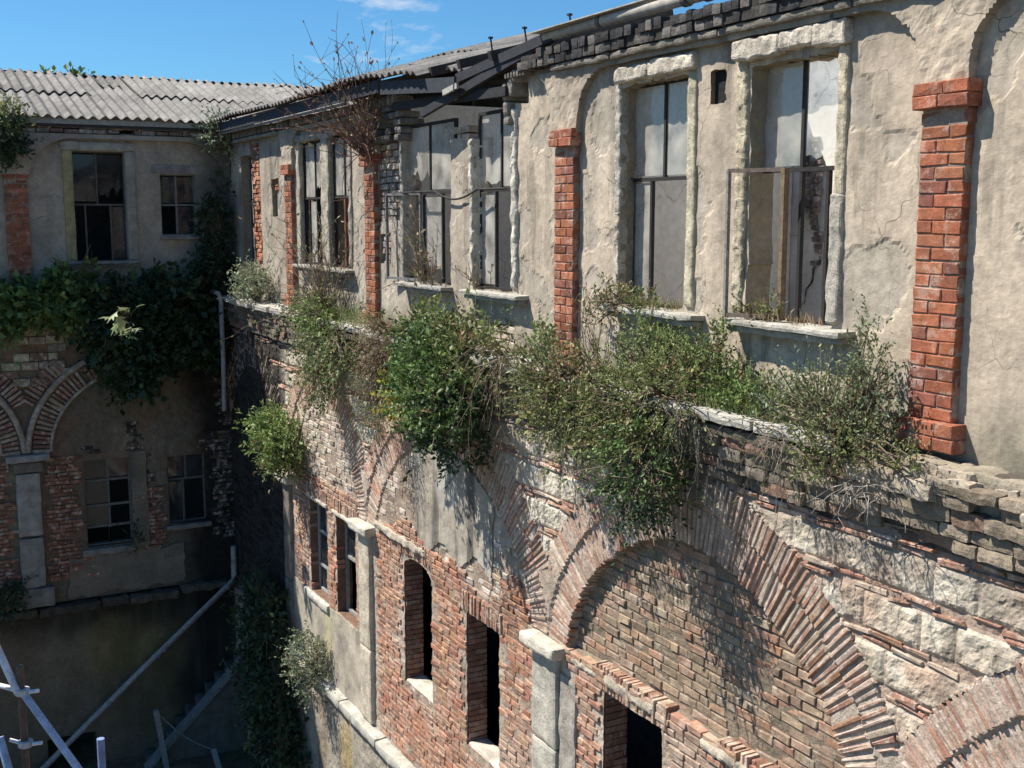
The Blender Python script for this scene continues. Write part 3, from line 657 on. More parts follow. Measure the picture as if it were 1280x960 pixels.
# voussoirs
def rings(root, k, zmin=-2.8):
    c, rx = ARCH[k]; a = MB(); rz = 1.93
    th = np.linspace(0, math.pi, 2000)
    for ring, (e0, e1, yf, step) in enumerate(((-.36, -.012, -.074, .060), (.010, .30, -.098, .061))):
        em = (e0+e1)/2; ct_ = np.sign(np.cos(th))*np.abs(np.cos(th))**(2/PE); st_ = np.abs(np.sin(th))**(2/PE); X = c+(rx+em)*ct_; Z = Z0+(rz+em)*st_
        s = np.concatenate([[0], np.cumsum(np.hypot(np.diff(X), np.diff(Z)))]); q = np.arange(.03, s[-1], step)
        x = np.interp(q, s, X); z = np.interp(q, s, Z); nx = np.sign(x-c)*np.abs((x-c)/(rx+em))**(PE-1)/(rx+em); nz_ = np.abs((z-Z0)/(rz+em))**(PE-1)/(rz+em); ang = np.arctan2(nz_, nx)
        half = np.full(len(x), (e1-e0)/2*.97)*(1+rng.normal(0, .04, len(x)))
        if ring == 1:
            keep = np.abs(x-c) < rx-.02
            # outer ring is cut by the pier axis
            lim = (rx-.01-np.abs(x-c))/np.maximum(np.abs(np.cos(ang)), .05); half = np.minimum(half, np.maximum(lim, .03)); keep &= half > .05
        else: keep = np.ones(len(x), bool)
        keep &= (z < -.50) & (rng.random(len(x)) > .03) & (x > -17.1) & (x < 3.1)
        x, z, ang, half = x[keep], z[keep], ang[keep], half[keep]; n = len(x)
        cc = cols(n, (.40, .26, .20), (.44, .31, .245), (.36, .20, .145), (.47, .37, .30), (.33, .19, .13), j=.10)
        cc = mixc(cc, (.52, .43, .36), .6*sm(-.1, .35, fbm2(x, z, 2.2, 3, 401))); cc = np.where((x < -13.7)[:, None], cc*.14, cc); low = sm(-2.2, -2.7, z); cc = cc*(1-low[:, None]*.12)  # arch bricks next to the wing darkened as painted shade
        tk = .0165+rng.normal(0, .002, n)
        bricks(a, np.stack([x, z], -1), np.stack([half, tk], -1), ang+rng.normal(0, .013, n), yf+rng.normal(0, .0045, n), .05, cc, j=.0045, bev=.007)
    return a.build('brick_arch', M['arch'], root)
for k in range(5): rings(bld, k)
# spandrel masonry: pale stone bands between double brick courses
ZB = [-.58, -.64, -.98, -1.33, -1.68, -2.03, -2.38, -2.74]
JO = {}
def band_of(Z): return np.clip(np.searchsorted(-np.array(ZB), -Z)-1, 0, 6)
def joint(U, Z):
    """distance to the nearest joint of the stone bands (wavering beds, staggered uprights)"""
    Zw = Z+.018*fbm2(U, Z, 2.5, 3, 121); Uw = U+.03*fbm2(U, Z, 4, 3, 122)
    k = band_of(Zw); zb = np.array(ZB); dz = np.minimum(np.abs(zb[k]-Zw), np.abs(zb[np.minimum(k+1, 7)]-Zw))-.045
    du = np.full(len(U), 9.)
    for b_ in range(7):
        m = k == b_
        if not m.any(): continue
        if b_ not in JO: JO[b_] = np.cumsum(.26+rng.random(70)*.32)-17.5
        j_ = JO[b_]; i_ = np.clip(np.searchsorted(j_, Uw[m]), 1, len(j_)-1); du[m] = np.minimum(Uw[m]-j_[i_-1], j_[i_]-Uw[m])
    return du, dz
def sv(U, Z):
    du, dz = joint(U, Z); e = np.minimum(du, np.maximum(dz, -.02)); f = sm(-.008, .035, e)
    return -.072-.022*f+.017*fbm2(U, Z, 14, 3, 123)*f+.016*fbm2(U, Z, 5, 3, 124)+.008*fbm2(U, Z, 30, 2, 125)
def scol(U, Z):
    du, dz = joint(U, Z); c = np.tile([.51, .43, .34], (len(U), 1)); c = mixc(c, (.58, .53, .44), .85*sm(-.05, .35, fbm2(U, Z, 2.2, 3, 126))); c = mixc(c, (.34, .30, .22), .7*sm(.1, .5, fbm2(U, Z, 3.0, 3, 127)))
    c = mixc(c, (.42, .29, .22), .75*sm(.05, .4, fbm2(U, Z, 1.9, 4, 128))); c = mixc(c, (.25, .21, .165), .7*sm(.15, .42, fbm2(U, Z, 6., 3, 130, 2.))) ; e = np.minimum(du, dz)
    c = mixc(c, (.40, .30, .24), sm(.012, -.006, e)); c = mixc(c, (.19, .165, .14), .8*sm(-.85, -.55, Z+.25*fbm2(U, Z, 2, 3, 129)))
    return mixc(c, (.03, .027, .025), .94*sm(-13.3, -13.8, U))  # far-left stones coloured near black in place of shade
for k in range(5):
    stn = MB(); lo, hi = max(PC[k+1], -17.2), min(PC[k], 3.2)
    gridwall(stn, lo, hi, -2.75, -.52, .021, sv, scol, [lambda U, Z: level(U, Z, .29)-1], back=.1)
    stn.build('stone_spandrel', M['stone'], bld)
    spb = MB()
    for zc in (-.64, -.98, -1.33, -1.68, -2.03, -2.38):
        for dz in (.024, -.024):
            u = lo; cc = []; hh = []
            while u < hi:
                w = .2+rng.random()*.14; cc.append((u+w/2, zc+dz+rng.normal(0, .004)-.018*fbm2(np.array([u+w/2]), np.array([zc]), 2.5, 3, 121)[0])); hh.append((w/2-.006, .0155)); u += w
            cc = np.array(cc); hh = np.array(hh); q = (level(cc[:, 0], cc[:, 1], .33) > 1) & (rng.random(len(cc)) > .16); cc = cc[q]; hh = hh[q]; n = len(cc)
            if n: bricks(spb, cc, hh, rng.normal(0, .018, n), -.093+rng.normal(0, .009, n), .05, cols(n, (.36, .205, .145), (.40, .265, .195), (.33, .18, .125), (.44, .345, .275)), j=.006, bev=.006)
    if spb.V: spb.build('brick_course', M['arch'], bld)
# tympanum infills
def redc0(U, Z, c):
    c = mixc(c, (.42, .34, .27), .65*sm(-.1, .4, fbm2(U, Z, 1.6, 3, 191))); return mixc(c, (.17, .12, .09), .5*sm(.1, .5, fbm2(U, Z, 2.2, 3, 192)))
ty = MB()
t1 = lambda U, Z: (level(U, Z, -.37) < 1) & (Z > Z0+.02) & ((which(U) == 1) | (which(U) == 0)) & clear(U, Z, .02)
def tyc(U, Z, c):
    r = sm(.1, .45, fbm2(U, Z, 1.5, 3, 81)); c = mixc(c, (.36, .20, .13), .7*r)
    c = mixc(c, (.24, .20, .135), .35*sm(.0, .5, fbm2(U, Z, 1.0, 3, 83))); return c
for ua_, ub_ in ((-.21, 3.2), (-4.7, -.21)):
  bond(ty, ua_, ub_, -2.76, -1.15, .225, .082, lambda U, Z: t1(U, Z) & (U > ua_) & (U < ub_) & ~((np.abs(U+2.25) < .5) & (Z > -1.36+.1*np.sin(U*9))), .035, .2, [(.29, .205, .145), (.32, .235, .165), (.25, .185, .135), (.33, .19, .13)], .012, .006, .013, tyc, .12, .004)
  ty.build('arch_infill', M['brick'], bld); ty = MB()
bond(ty, -4.9, 3.2, -5.7, -2.80, .215, .07, lambda U, Z: clear(U, Z, .1) & (np.abs(U+4.83) > .30) & (np.abs(U+.21) > .3) & (U > -4.85), VL-.03, .06, [(.36, .20, .135), (.33, .175, .12), (.40, .25, .175), (.31, .19, .14)], .01, .006, colf=redc0, jc=.12)
ty.build('red_brickwork', M['brick'], bld)
rb2 = MB()
def redc(U, Z, c):
    c = mixc(c, (.42, .33, .26), .7*sm(-.1, .4, fbm2(U, Z, 1.3, 3, 91))); c = mixc(c, (.17, .11, .085), .55*sm(.1, .5, fbm2(U, Z, 2.2, 3, 92))); return c
pr_ = [(.38, .19, .12), (.34, .165, .105), (.41, .23, .15), (.30, .16, .11)]
bond(rb2, -9.8, -4.9, -5.7, -2.4, .215, .07, lambda U, Z: clear(U, Z, .09) & (np.abs(U+4.83) > .29) & (np.abs(U+9.93) > .29) & (level(U, Z, -.38) < 1) & (Z < -2.62-.12*np.sin(U*1.7)-.1*np.cos(U*4)+.35*sm(-6.2, -5.4, U)+.0*U), VL-.024, .06, pr_, .012, .004, colf=redc)
rb2.build('red_brickwork', M['brick'], bld); rb2 = MB()
bond(rb2, -13.6, -10.0, -5.7, -2.6, .215, .07, lambda U, Z: clear(U, Z, .06) & (np.abs(U+9.93) > .29) & (np.abs(U+13.5) > .25) & (Z > -4.55+.2*np.sin(U*5)), VL-.024, .06, pr_, .01, .004, colf=redc)
rb2.build('red_brickwork', M['brick'], bld)
# upright bricks over the openings
for (a, b, c, d) in WIN:
    rb2 = MB(); n = int((b-a+.3)/.06); cc = np.array([(a-.15+(q+.5)*.06, d+.13+(.06*(1-((q+.5)/n*2-1)**2) if a == -8.62 else 0)) for q in range(n)])
    bricks(rb2, cc, (.022, .115), rng.normal(0, .02, n), VL-.03+rng.normal(0, .008, n), .06, cols(n, (.37, .22, .155), (.42, .3, .22), (.31, .17, .12)), j=.005)
    if a < 3: rb2.build('brick_lintel', M['arch'], bld)
ww = MB()     # limewashed brick infill
wwp = [(.44, .38, .31), (.40, .34, .27), (.48, .42, .35), (.36, .27, .21)]
bond(ww, -13.6, -10.0, -2.60, -.85, .2, .075, lambda U, Z: (level(U, Z, -.38) < 1) & (U < -9.95), VL-.0, .06, wwp, .01, .008)
ww.build('limewashed_brickwork', M['oldbrick'], bld); ww = MB()
bond(ww, -9.9, -4.9, -2.75, -.85, .2, .075, lambda U, Z: (level(U, Z, -.38) < 1) & (U > -9.9), VL+.005, .06, wwp, .01, .008)
ww.build('limewashed_brickwork', M['oldbrick'], bld); ww = MB()
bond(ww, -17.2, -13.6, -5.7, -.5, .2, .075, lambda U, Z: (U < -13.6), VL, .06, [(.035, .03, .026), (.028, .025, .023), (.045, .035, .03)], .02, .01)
ww.build('shade_dark_brickwork', M['dark'], bld)  # near-black brick colour stands in for the corner's deep shade
gp = MB()     # grey render with ragged edge
def gcol(U, Z):
    c = np.tile([.36, .315, .26], (len(U), 1)); c = mixc(c, (.10, .092, .085), .9*sm(-.05, .35, fbm2(U, Z, 5, 4, 95, .45))); c = mixc(c, (.44, .42, .38), .6*sm(.1, .5, fbm2(U, Z, 1.5, 3, 96))); return c
gf = lambda U, Z: -np.maximum(np.maximum(np.abs(U+7.15)-1.12-.25*(Z+1.2)*.3, Z+1.0), -(Z+2.52+.42*(U+7.3)*-.12+.10*np.sin(U*7)))-.06*fbm2(U, Z, 4, 3, 97)
gridwall(gp, -8.8, -5.5, -2.8, -.9, .035, lambda U, Z: -.068+.012*fbm2(U, Z, 5, 3, 98), gcol, [gf, lambda U, Z: 1-level(U, Z, -.40)], back=.05)
gp.build('grey_render', M['plaster'], bld)
tr = MB()
for a, b, za, zb, yy in ((-9.5, -7.9, -2.66, -2.70, -.12), (-4.4, -3.85, -2.80, -2.83, -.085), (-3.75, -2.95, -2.79, -2.82, -.10), (-2.3, -1.5, -2.80, -2.83, -.105)):
    slab(tr, a, b, yy, .05, za-.09, za, (.42, .37, .30), .03, .035, 9, int(-a*10), .25)
for a, b in ((-12.5, -11.55), (-11.3, -10.3)): slab(tr, a, b, -.11, .1, -2.95, -2.89, (.52, .47, .40), .05, .012, 9, 3)
tr.build('string_course', M['stone'], bld)
# stone pilasters of the lower storey
for k, u in enumerate((-.21, -4.83, -9.93, -13.5)):
    s = MB(); col_ = [(.46, .42, .36), (.45, .42, .36), (.50, .44, .35), (.2, .175, .15)][k]; wd = (.25, .25, .205, .18)[k]
    zb = -5.7; cut = (-3.9, -4.9) if k in (0, 1) else (-4.6,)
    e = [-2.90]+list(cut)+[zb]
    for q in range(len(e)-1): slab(s, u-wd, u+wd, -.135, .03, e[q+1]+.006, e[q], col_, .045, .014, 5, k*5+q, .25)
    if k < 2: slab(s, u+wd+.0, u+wd+.32, -.10, .03, zb, -3.05, (.34, .31, .27), .05, .024, 5, k+40, .3)
    po = s.build('stone_pilaster', M['stone'], bld)
    s = MB(); slab(s, u-.34, u+.34, -.24, .05, -2.905, -2.775, (.56, .52, .44), .035, .014, 8, k+7, .3)
    s.build('capital', M['stone'], po)
# lower windows
lw = window(bld, -12.44, -11.63, -4.47, -2.96, .06, (-3.5, -4.05), (-12.03,), (-12.03,), (.33, .33, .31), 'dirty', [(-12.43, -11.65, -4.45, -2.98)], .045)
s = MB(); slab(s, -12.75, -11.55, -.13, .15, -4.62, -4.49, (.50, .47, .42), .05, .012, 6, 1); s.build('sill', M['stone'], lw)
lw = window(bld, -11.21, -10.39, -4.47, -2.96, .07, (-3.6,), (-10.75,), (), (.28, .27, .25), 'dirty', [(-11.2, -10.78, -3.56, -2.98)], .05)
s = MB(); slab(s, -11.25, -10.36, -.07, .35, -4.60, -4.50, (.52, .47, .42), .05, .012, 6, 2); s.build('sill', M['stone'], lw)
# base storey with cornice
bs = MB()
def bcol(U, Z):
    c = np.tile([.36, .32, .26], (len(U), 1)); c = mixc(c, (.22, .17, .12), .8*sm(.0, .4, fbm2(U, Z, 2, 4, 101, .6))); c = mixc(c, (.46, .43, .37), .5*sm(.1, .5, fbm2(U, Z, 1, 3, 102))); return mixc(c, (.38, .28, .12), .7*sm(.15, .4, fbm2(U, Z, 1.2, 3, 103, .4)))
gridwall(bs, -17.2, 3.2, GZ-.2, -5.78, .07, lambda U, Z: -.10+.03*fbm2(U, Z, 2.5, 4, 104)+.012*fbm2(U, Z, 12, 3, 105), bcol, [], back=.3)
bs.build('base_wall', M['mortar'], bld)
rp_ = MB()    # render under the lower windows of the third bay
def rf_(U, Z): return -np.maximum(np.abs(U+11.75)-1.75, np.abs(Z+5.1)-.62)-.10*fbm2(U, Z, 2.5, 3, 111)
def rcol(U, Z): c = np.tile([.42, .37, .30], (len(U), 1)); c = mixc(c, (.44, .40, .24), .9*sm(.04, .0, np.abs(U+11.6)-.1)); return mixc(c, (.22, .2, .17), .6*sm(.1, .5, fbm2(U, Z, 2, 3, 112)))
gridwall(rp_, -13.4, -10.1, -5.72, -4.5, .04, lambda U, Z: -.085+.012*fbm2(U, Z, 4, 3, 113), rcol, [rf_], back=.06); rp_.build('grey_render', M['plaster'], bld)
cn = MB(); u = -13.2
while u < 3:
    w = 1.0+rng.random()*.5; slab(cn, u, u+w-.02, -.24+rng.normal(0, .01), .0, -5.86, -5.72, (.44, .42, .37), .06, .018, 6, int(rng.integers(999)), .25); u += w
cn.build('cornice', M['stone'], bld)

# ================================================================== SIDE WING (shaded, closes the courtyard)
XW = -17.2
wing = thing('building_wing', 'shaded derelict wing with corrugated roof closing the left end of the courtyard', 'building', (XW, -3, GZ), R(90), off=(-3, 0, GZ))
# wing geometry is written in facade axes: u along the wall (= world y), v into the wall
PW = np.array([.37, .315, .25])
def wpl(U, Z):
    c = np.tile(PW, (len(U), 1)); c = mixc(c, (.22, .20, .17), .6*sm(.0, .45, fbm2(U, Z, 1.1, 4, 301))); c = mixc(c, (.40, .37, .32), .5*sm(.1, .5, fbm2(U, Z, .8, 3, 302)))
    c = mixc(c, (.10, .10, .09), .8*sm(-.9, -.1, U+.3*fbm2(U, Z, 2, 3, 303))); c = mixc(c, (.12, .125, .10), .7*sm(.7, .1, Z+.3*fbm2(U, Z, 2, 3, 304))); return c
ww_ = MB(); wins = [(-2.70, -1.80, .66, 2.63), (-1.18, -.54, 1.12, 2.24), (-6.6, -5.7, .66, 2.63)]
hs_ = [rect(*w_, amp=.012, fr=7, s=310+i) for i, w_ in enumerate(wins)]
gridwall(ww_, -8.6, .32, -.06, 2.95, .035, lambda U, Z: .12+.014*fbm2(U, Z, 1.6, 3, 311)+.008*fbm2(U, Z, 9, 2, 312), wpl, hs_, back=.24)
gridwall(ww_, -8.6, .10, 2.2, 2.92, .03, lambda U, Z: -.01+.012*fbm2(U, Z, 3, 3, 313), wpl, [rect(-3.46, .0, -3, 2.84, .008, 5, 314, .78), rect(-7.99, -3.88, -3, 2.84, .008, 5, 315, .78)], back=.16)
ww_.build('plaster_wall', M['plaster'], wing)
q = MB(); bond(q, -8.6, .1, 2.93, 3.1, .24, .085, lambda U, Z: U < 9, .03, .3, [(.26, .2, .16), (.22, .15, .12), (.3, .26, .22)], .03, .01); q.build('eave_brickwork', M['oldbrick'], wing)
pilaster(wing, -3.67, .38, .35); pilaster(wing, -8.2, .38, .35)
q = MB(); slab(q, -2.88, -2.70, .08, .2, .68, 2.64, (.36, .31, .16), .05, .012, 5, 1); slab(q, -2.90, -1.62, .07, .2, 2.64, 2.80, (.36, .34, .29), .05, .014, 6, 2); slab(q, -1.80, -1.62, .08, .2, .68, 2.64, (.33, .31, .26), .05, .012, 6, 3)
slab(q, -1.34, -.4, .10, .16, 2.25, 2.42, (.26, .25, .23), .06, .006, 6, 4); q.build('window_surround', M['stone'], wing)
w1 = window(wing, -2.72, -1.78, .64, 2.64, .26, 1.68, (-2.28,), (-2.50, -2.06), (.12, .11, .10), 'dirty', [(-2.68, -2.30, 1.74, 2.58), (-2.26, -1.82, 1.72, 2.58, .35), (-2.04, -1.82, .7, 1.64)])
sill(w1, -2.95, -1.62, .66, (.3, .28, .25), seed=11)
w2 = window(wing, -1.20, -.52, 1.10, 2.26, .2, 1.68, (-.88,), (-.88,), (.2, .2, .19), 'dirty', [(-1.17, -.9, 1.72, 2.2), (-.86, -.56, 1.72, 2.2), (-.86, -.56, 1.14, 1.64)], .04)
q = MB(); slab(q, -1.22, -.5, .02, .3, 1.04, 1.10, (.27, .25, .22), .05, .008, 6, 4); q.build('sill', M['stone'], w2)
w3 = window(wing, -6.6, -5.7, .66, 2.63, .26, 1.7, (-6.15,), (-6.15,), (.12, .11, .10), 'dirty', [(-6.5, -5.8, 1.74, 2.6)])
q = MB()
gridwall(q, -8.6, .1, -.02, 3.3, .3, lambda U, Z: 3.6+0*U, lambda U, Z: np.tile([.12, .115, .11], (len(U), 1)), [], back=0); q.build('back_wall', M['dark'], wing)
q = MB(); box(q, -8.6, .1, .14, 3.6, -.12, -.02, (.2, .18, .16)); q.build('floor', M['ground'], wing)
q = MB(); box(q, .05, .11, .37, 1.5, -.02, 3.28, (.06, .06, .06)); box(q, .05, .11, 1.502, 3.6, -.02, 3.58, (.06, .06, .06)); q.build('partition', M['dark'], wing)
q = MB(); box(q, -8.7, -8.6, .2, 7.8, GZ, 3.05, (.3, .27, .23)); box(q, -8.6, .2, 2.4, 2.5, GZ, -.13, (.05, .045, .04)); q.build('end_wall', M['plaster'], wing)
# roof of the wing (two slopes)
q = MB(); u = -8.8; k = 0
while u < 3.2:
    RC = np.array((.205, .197, .186))*(1+rng.normal(0, .07))
    corr(q, (u, -.14+rng.normal(0, .02), 3.20+.012*(k % 2)+rng.normal(0, .006)), (1, rng.normal(0, .012), rng.normal(0, .004)), (0, 1, .29), 1.05, 2.25, RC, .19, .03, 8, None, k+400)
    corr(q, (u, 1.85+rng.normal(0, .03), 3.20+2.0*.29+.014+.012*(k % 2)+rng.normal(0, .012)), (1, rng.normal(0, .02), rng.normal(0, .008)), (0, 1, .29), 1.05, 2.15, RC*(1+rng.normal(0, .1)), .19, .03, 8, None, k+450)
    corr(q, (u, 7.9, 3.15), (1, 0, 0), (0, -1, .29), 1.05, 4.3, RC, .19, .03, 8, None, k+480)
    if rng.random() < .5: corr(q, (u+.4, 2.2+rng.random(), 3.30+2.6*.29), (1, .05, .01), (0, 1, .3), .42, .9, RC*.8, .19, .03, 4, None, k+470)
    u += .95; k += 1
q.build('roof', M['roof'], wing, smooth=True)
q = MB(); bar(q, (-8.7, -.06, 3.13), (-.15, -.06, 3.13), .04, .09, (.33, .31, .27)); bar(q, (-8.7, .0, 3.06), (.0, .0, 3.06), .06, .05, (.05, .055, .065)); q.build('fascia_board', M['wood'], wing)
# lower wing wall
q = MB(); LW_ = [(-2.80, -1.96, -4.66, -3.0), (-1.29, -.56, -4.40, -3.07), (-6.4, -5.6, -4.6, -3.0)]
hw = [rect(*w_, amp=.01, fr=7, s=330+i) for i, w_ in enumerate(LW_)]
def wl(U, Z):
    c = np.tile([.165, .135, .10], (len(U), 1)); c = mixc(c, (.25, .21, .16), .7*sm(.0, .45, fbm2(U, Z, 1.0, 4, 331))); c = mixc(c, (.22, .13, .09), .6*sm(.05, .4, fbm2(U, Z, 1.6, 3, 332)))
    return mixc(c, (.02, .018, .016), .95*sm(-1.15, -.5, U+.4*fbm2(U, Z, 1.2, 4, 333)-.1*(Z+3)*.2))  # inner corner of the wing blackened in colour for deeper shade
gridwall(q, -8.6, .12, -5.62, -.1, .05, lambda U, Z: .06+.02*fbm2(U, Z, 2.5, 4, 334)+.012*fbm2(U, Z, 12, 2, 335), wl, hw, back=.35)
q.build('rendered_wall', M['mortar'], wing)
q = MB(); pw_ = [(.26, .12, .08), (.30, .15, .10), (.22, .11, .08)]
def bn_(U, Z): return (np.abs(U+3.76) > .3)
okw = lambda U, Z: np.all([~((U > a-.12) & (U < b+.12) & (Z > c-.1) & (Z < d+.1)) for a, b, c, d in LW_], 0)
bond(q, -8.6, .05, -5.2, -2.9, .215, .075, lambda U, Z: okw(U, Z) & bn_(U, Z) & (((U < -2.72+.15*np.sin(Z*6)) & (U > -5.5)) | ((U > -1.95) & (U < -1.35) & (Z < -3.6))), .025, .1, pw_, .02, .01)
bond(q, -2.7, .0, -5.6, -.6, .23, .08, lambda U, Z: okw(U, Z) & (fbm2(U, Z, .9, 3, 340) > .08) & (Z > -5.2), .04, .1, [(.07, .055, .045), (.055, .045, .04), (.11, .075, .06)], .03, .012)
bond(q, -5.0, -2.5, -2.6, -.5, .3, .15, lambda U, Z: (np.abs(U+3.5) < .5) & (Z > -1.6), .02, .1, [(.36, .32, .22), (.24, .2, .17), (.22, .14, .11)], .12, .015)
q.build('red_brickwork', M['oldbrick'], wing)
def wring(c, rx):
    a = MB(); th = np.linspace(0, math.pi, 1500)
    for e0, e1, yf, step in ((-.40, -.10, -.0, .085), (.05, .33, -.01, .085)):
        em = (e0+e1)/2; X = c+(rx+em)*np.cos(th); Z = Z0+(1.9+em)*np.sin(th); s = np.concatenate([[0], np.cumsum(np.hypot(np.diff(X), np.diff(Z)))]); qq = np.arange(.04, s[-1], step)
        t = np.interp(qq, s, th); x = c+(rx+em)*np.cos(t); z = Z0+(1.9+em)*np.sin(t); ang = np.arctan2(np.sin(t)/(1.9+em), np.cos(t)/(rx+em)); k = (np.abs(x-c) < rx-.03) & (x < -.1) & (np.abs(x+3.76) < 1.25+.15*rng.normal(0, 1, len(x))) & (z < -1.15); n = k.sum()
        bricks(a, np.stack([x, z], -1)[k], ((e1-e0)/2, .027), ang[k], yf+rng.normal(0, .008, n), .1, cols(n, (.28, .16, .12), (.33, .24, .18), (.24, .13, .10)), j=.006)
    # raised plaster roll between the two rings and along the edge
    for em, rr in ((-.03, .055), (-.42, .03)):
        tube(a, [(c+(rx+em)*math.cos(t), -.0, Z0+(1.9+em)*math.sin(t)) for t in (np.linspace(math.pi-1.05, math.pi-.02, 40) if c > -3.7 else np.linspace(.02, 1.0, 40))], rr, (.31, .27, .22), 8)
    return a.build('brick_arch', M['arch'], wing)
wring(-1.65, 2.11); wring(-5.9, 2.14)
q = MB()
for a, b in ((-3.88, -2.97), (-5.21, -3.89)): slab(q, -3.98, -3.55, -.06, .1, b, a+.0, (.30, .285, .26), .06, .012, 5, 1) if False else None
slab(q, -3.97, -3.56, -.06, .1, -4.28, -3.12, (.33, .315, .29), .05, .014, 5, 1); slab(q, -3.97, -3.56, -.06, .1, -5.25, -4.32, (.27, .26, .235), .05, .014, 5, 2); slab(q, -4.08, -3.42, -.10, .1, -5.62, -5.26, (.22, .21, .19), .05, .016, 5, 3)
po = q.build('stone_pilaster', M['stone'], wing); q = MB(); slab(q, -4.12, -3.38, -.14, .1, -2.90, -2.77, (.30, .29, .28), .04, .014, 7, 4); slab(q, -4.0, -3.5, -.08, .1, -3.1, -2.91, (.17, .15, .13), .05, .014, 7, 5); q.build('capital', M['stone'], po)
def wr(U, Z): c = np.tile([.20, .168, .13], (len(U), 1)); c = mixc(c, (.10, .085, .068), .7*sm(.0, .45, fbm2(U, Z, 2, 4, 361, .8))); return mixc(c, (.26, .225, .18), .5*sm(.1, .5, fbm2(U, Z, 1.2, 3, 362)))
for (a_, b_, c_, d_, yy) in ((-3.15, -1.05, -5.55, -4.80, .015), (-1.98, -1.68, -4.75, -2.9, .01)):
    q = MB(); hh_ = rect(a_, b_, c_, d_, .11 if b_-a_ > 1 else .05, 2.6, int(-a_*100)); gridwall(q, a_-.2, b_+.2, c_-.2, d_+.2, .035, lambda U, Z: yy+.012*fbm2(U, Z, 4, 3, 363), wr, [neg(hh_)]+hw, back=.05); q.build('grey_render', M['plaster'], wing)
w_ = window(wing, -2.82, -1.94, -4.68, -2.98, .18, (-3.42, -3.90, -4.30), (-2.36,), (-2.36,), (.16, .155, .145), 'dirty', [(-2.78, -2.38, -3.38, -3.03), (-2.34, -1.98, -3.38, -3.03), (-2.78, -2.38, -3.86, -3.45), (-2.78, -2.38, -4.27, -3.93)], .05)
q = MB()
for z0, z1 in ((-3.86, -3.45), (-4.27, -3.93), (-4.63, -4.34)): box(q, -2.38, -2.34, .185, .22, z0, z1, (.16, .155, .145))
q.build('glazing_bar', M['wood'], w_); q = MB(); slab(q, -2.9, -1.85, -.04, .2, -4.80, -4.68, (.25, .24, .21), .05, .01, 6, 1); q.build('sill', M['stone'], w_)
w_ = window(wing, -1.30, -.54, -4.42, -3.05, .18, (-3.55,), (-.92,), (-.98,), (.13, .125, .12), 'dirty', [(-1.26, -.94, -3.5, -3.1), (-.9, -.58, -3.5, -3.1), (-1.26, -1.0, -4.38, -3.6)], .05)
q = MB(); slab(q, -1.36, -.48, -.02, .2, -4.52, -4.42, (.22, .21, .19), .05, .01, 6, 1); q.build('sill', M['stone'], w_)
w_ = window(wing, -6.4, -5.6, -4.6, -3.0, .18, (-3.8,), (-6,), (-6,), (.14, .135, .13), 'dirty', [(-6.3, -5.7, -3.75, -3.1)], .05)
q = MB(); u = -8.6
while u < -.2: w_2 = .5+rng.random()*.6; slab(q, u, u+w_2-.02, -.12+rng.normal(0, .03), .1, -5.80+rng.normal(0, .015), -5.64+rng.normal(0, .02), np.array((.085, .075, .06))*(1+rng.normal(0, .25)), .045, .05, 7, int(rng.integers(999)), .3); u += w_2
u = -8.6
while u < -.3: w_2 = .7+rng.random()*.6; slab(q, u, u+w_2-.02, -.25+rng.normal(0, .02), .12, -.12, -.0, (.26, .245, .22), .06, .02, 7, int(rng.integers(999)), .3); u += w_2
q.build('cornice', M['stone'], wing)
q = MB()
def wb(U, Z):
    c = np.tile([.165, .13, .09], (len(U), 1)); c = mixc(c, (.23, .185, .13), .6*sm(.0, .5, fbm2(U, Z, 1.2, 4, 351, .5))); c = mixc(c, (.22, .175, .075), .8*sm(.45, .0, np.abs(U+2.25)-.45+.25*fbm2(U, Z, 2, 3, 352))*sm(-7.3, -7.0, Z)*sm(-5.85, -6.1, Z))
    c = mixc(c, (.10, .085, .035), .6*sm(.05, .4, fbm2(U, Z, 1.4, 4, 358, .5))); c = mixc(c, (.03, .028, .022), .9*sm(-6.6, -5.9, Z+.35*fbm2(U, Z, 1.6, 4, 353))); return mixc(c, (.018, .017, .016), .92*sm(-1.5, -.7, U+.5*fbm2(U, Z, 1, 3, 354)))  # last blend darkens the wing's inner corner as painted shade
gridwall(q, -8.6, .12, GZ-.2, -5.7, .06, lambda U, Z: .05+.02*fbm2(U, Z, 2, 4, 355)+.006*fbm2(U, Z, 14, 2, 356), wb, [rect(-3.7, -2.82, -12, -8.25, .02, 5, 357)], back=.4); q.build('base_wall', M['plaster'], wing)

# ================================================================== loose fittings
def simple(name, label, cat, mb, mat, base, group=None, smooth=True):
    """one mesh thing whose origin sits at `base`"""
    o = mb.build(name, mat, smooth=smooth); o.data.transform(Matrix.Translation(-Vector(base))); o.location = base
    return tag(o, label, cat, group)
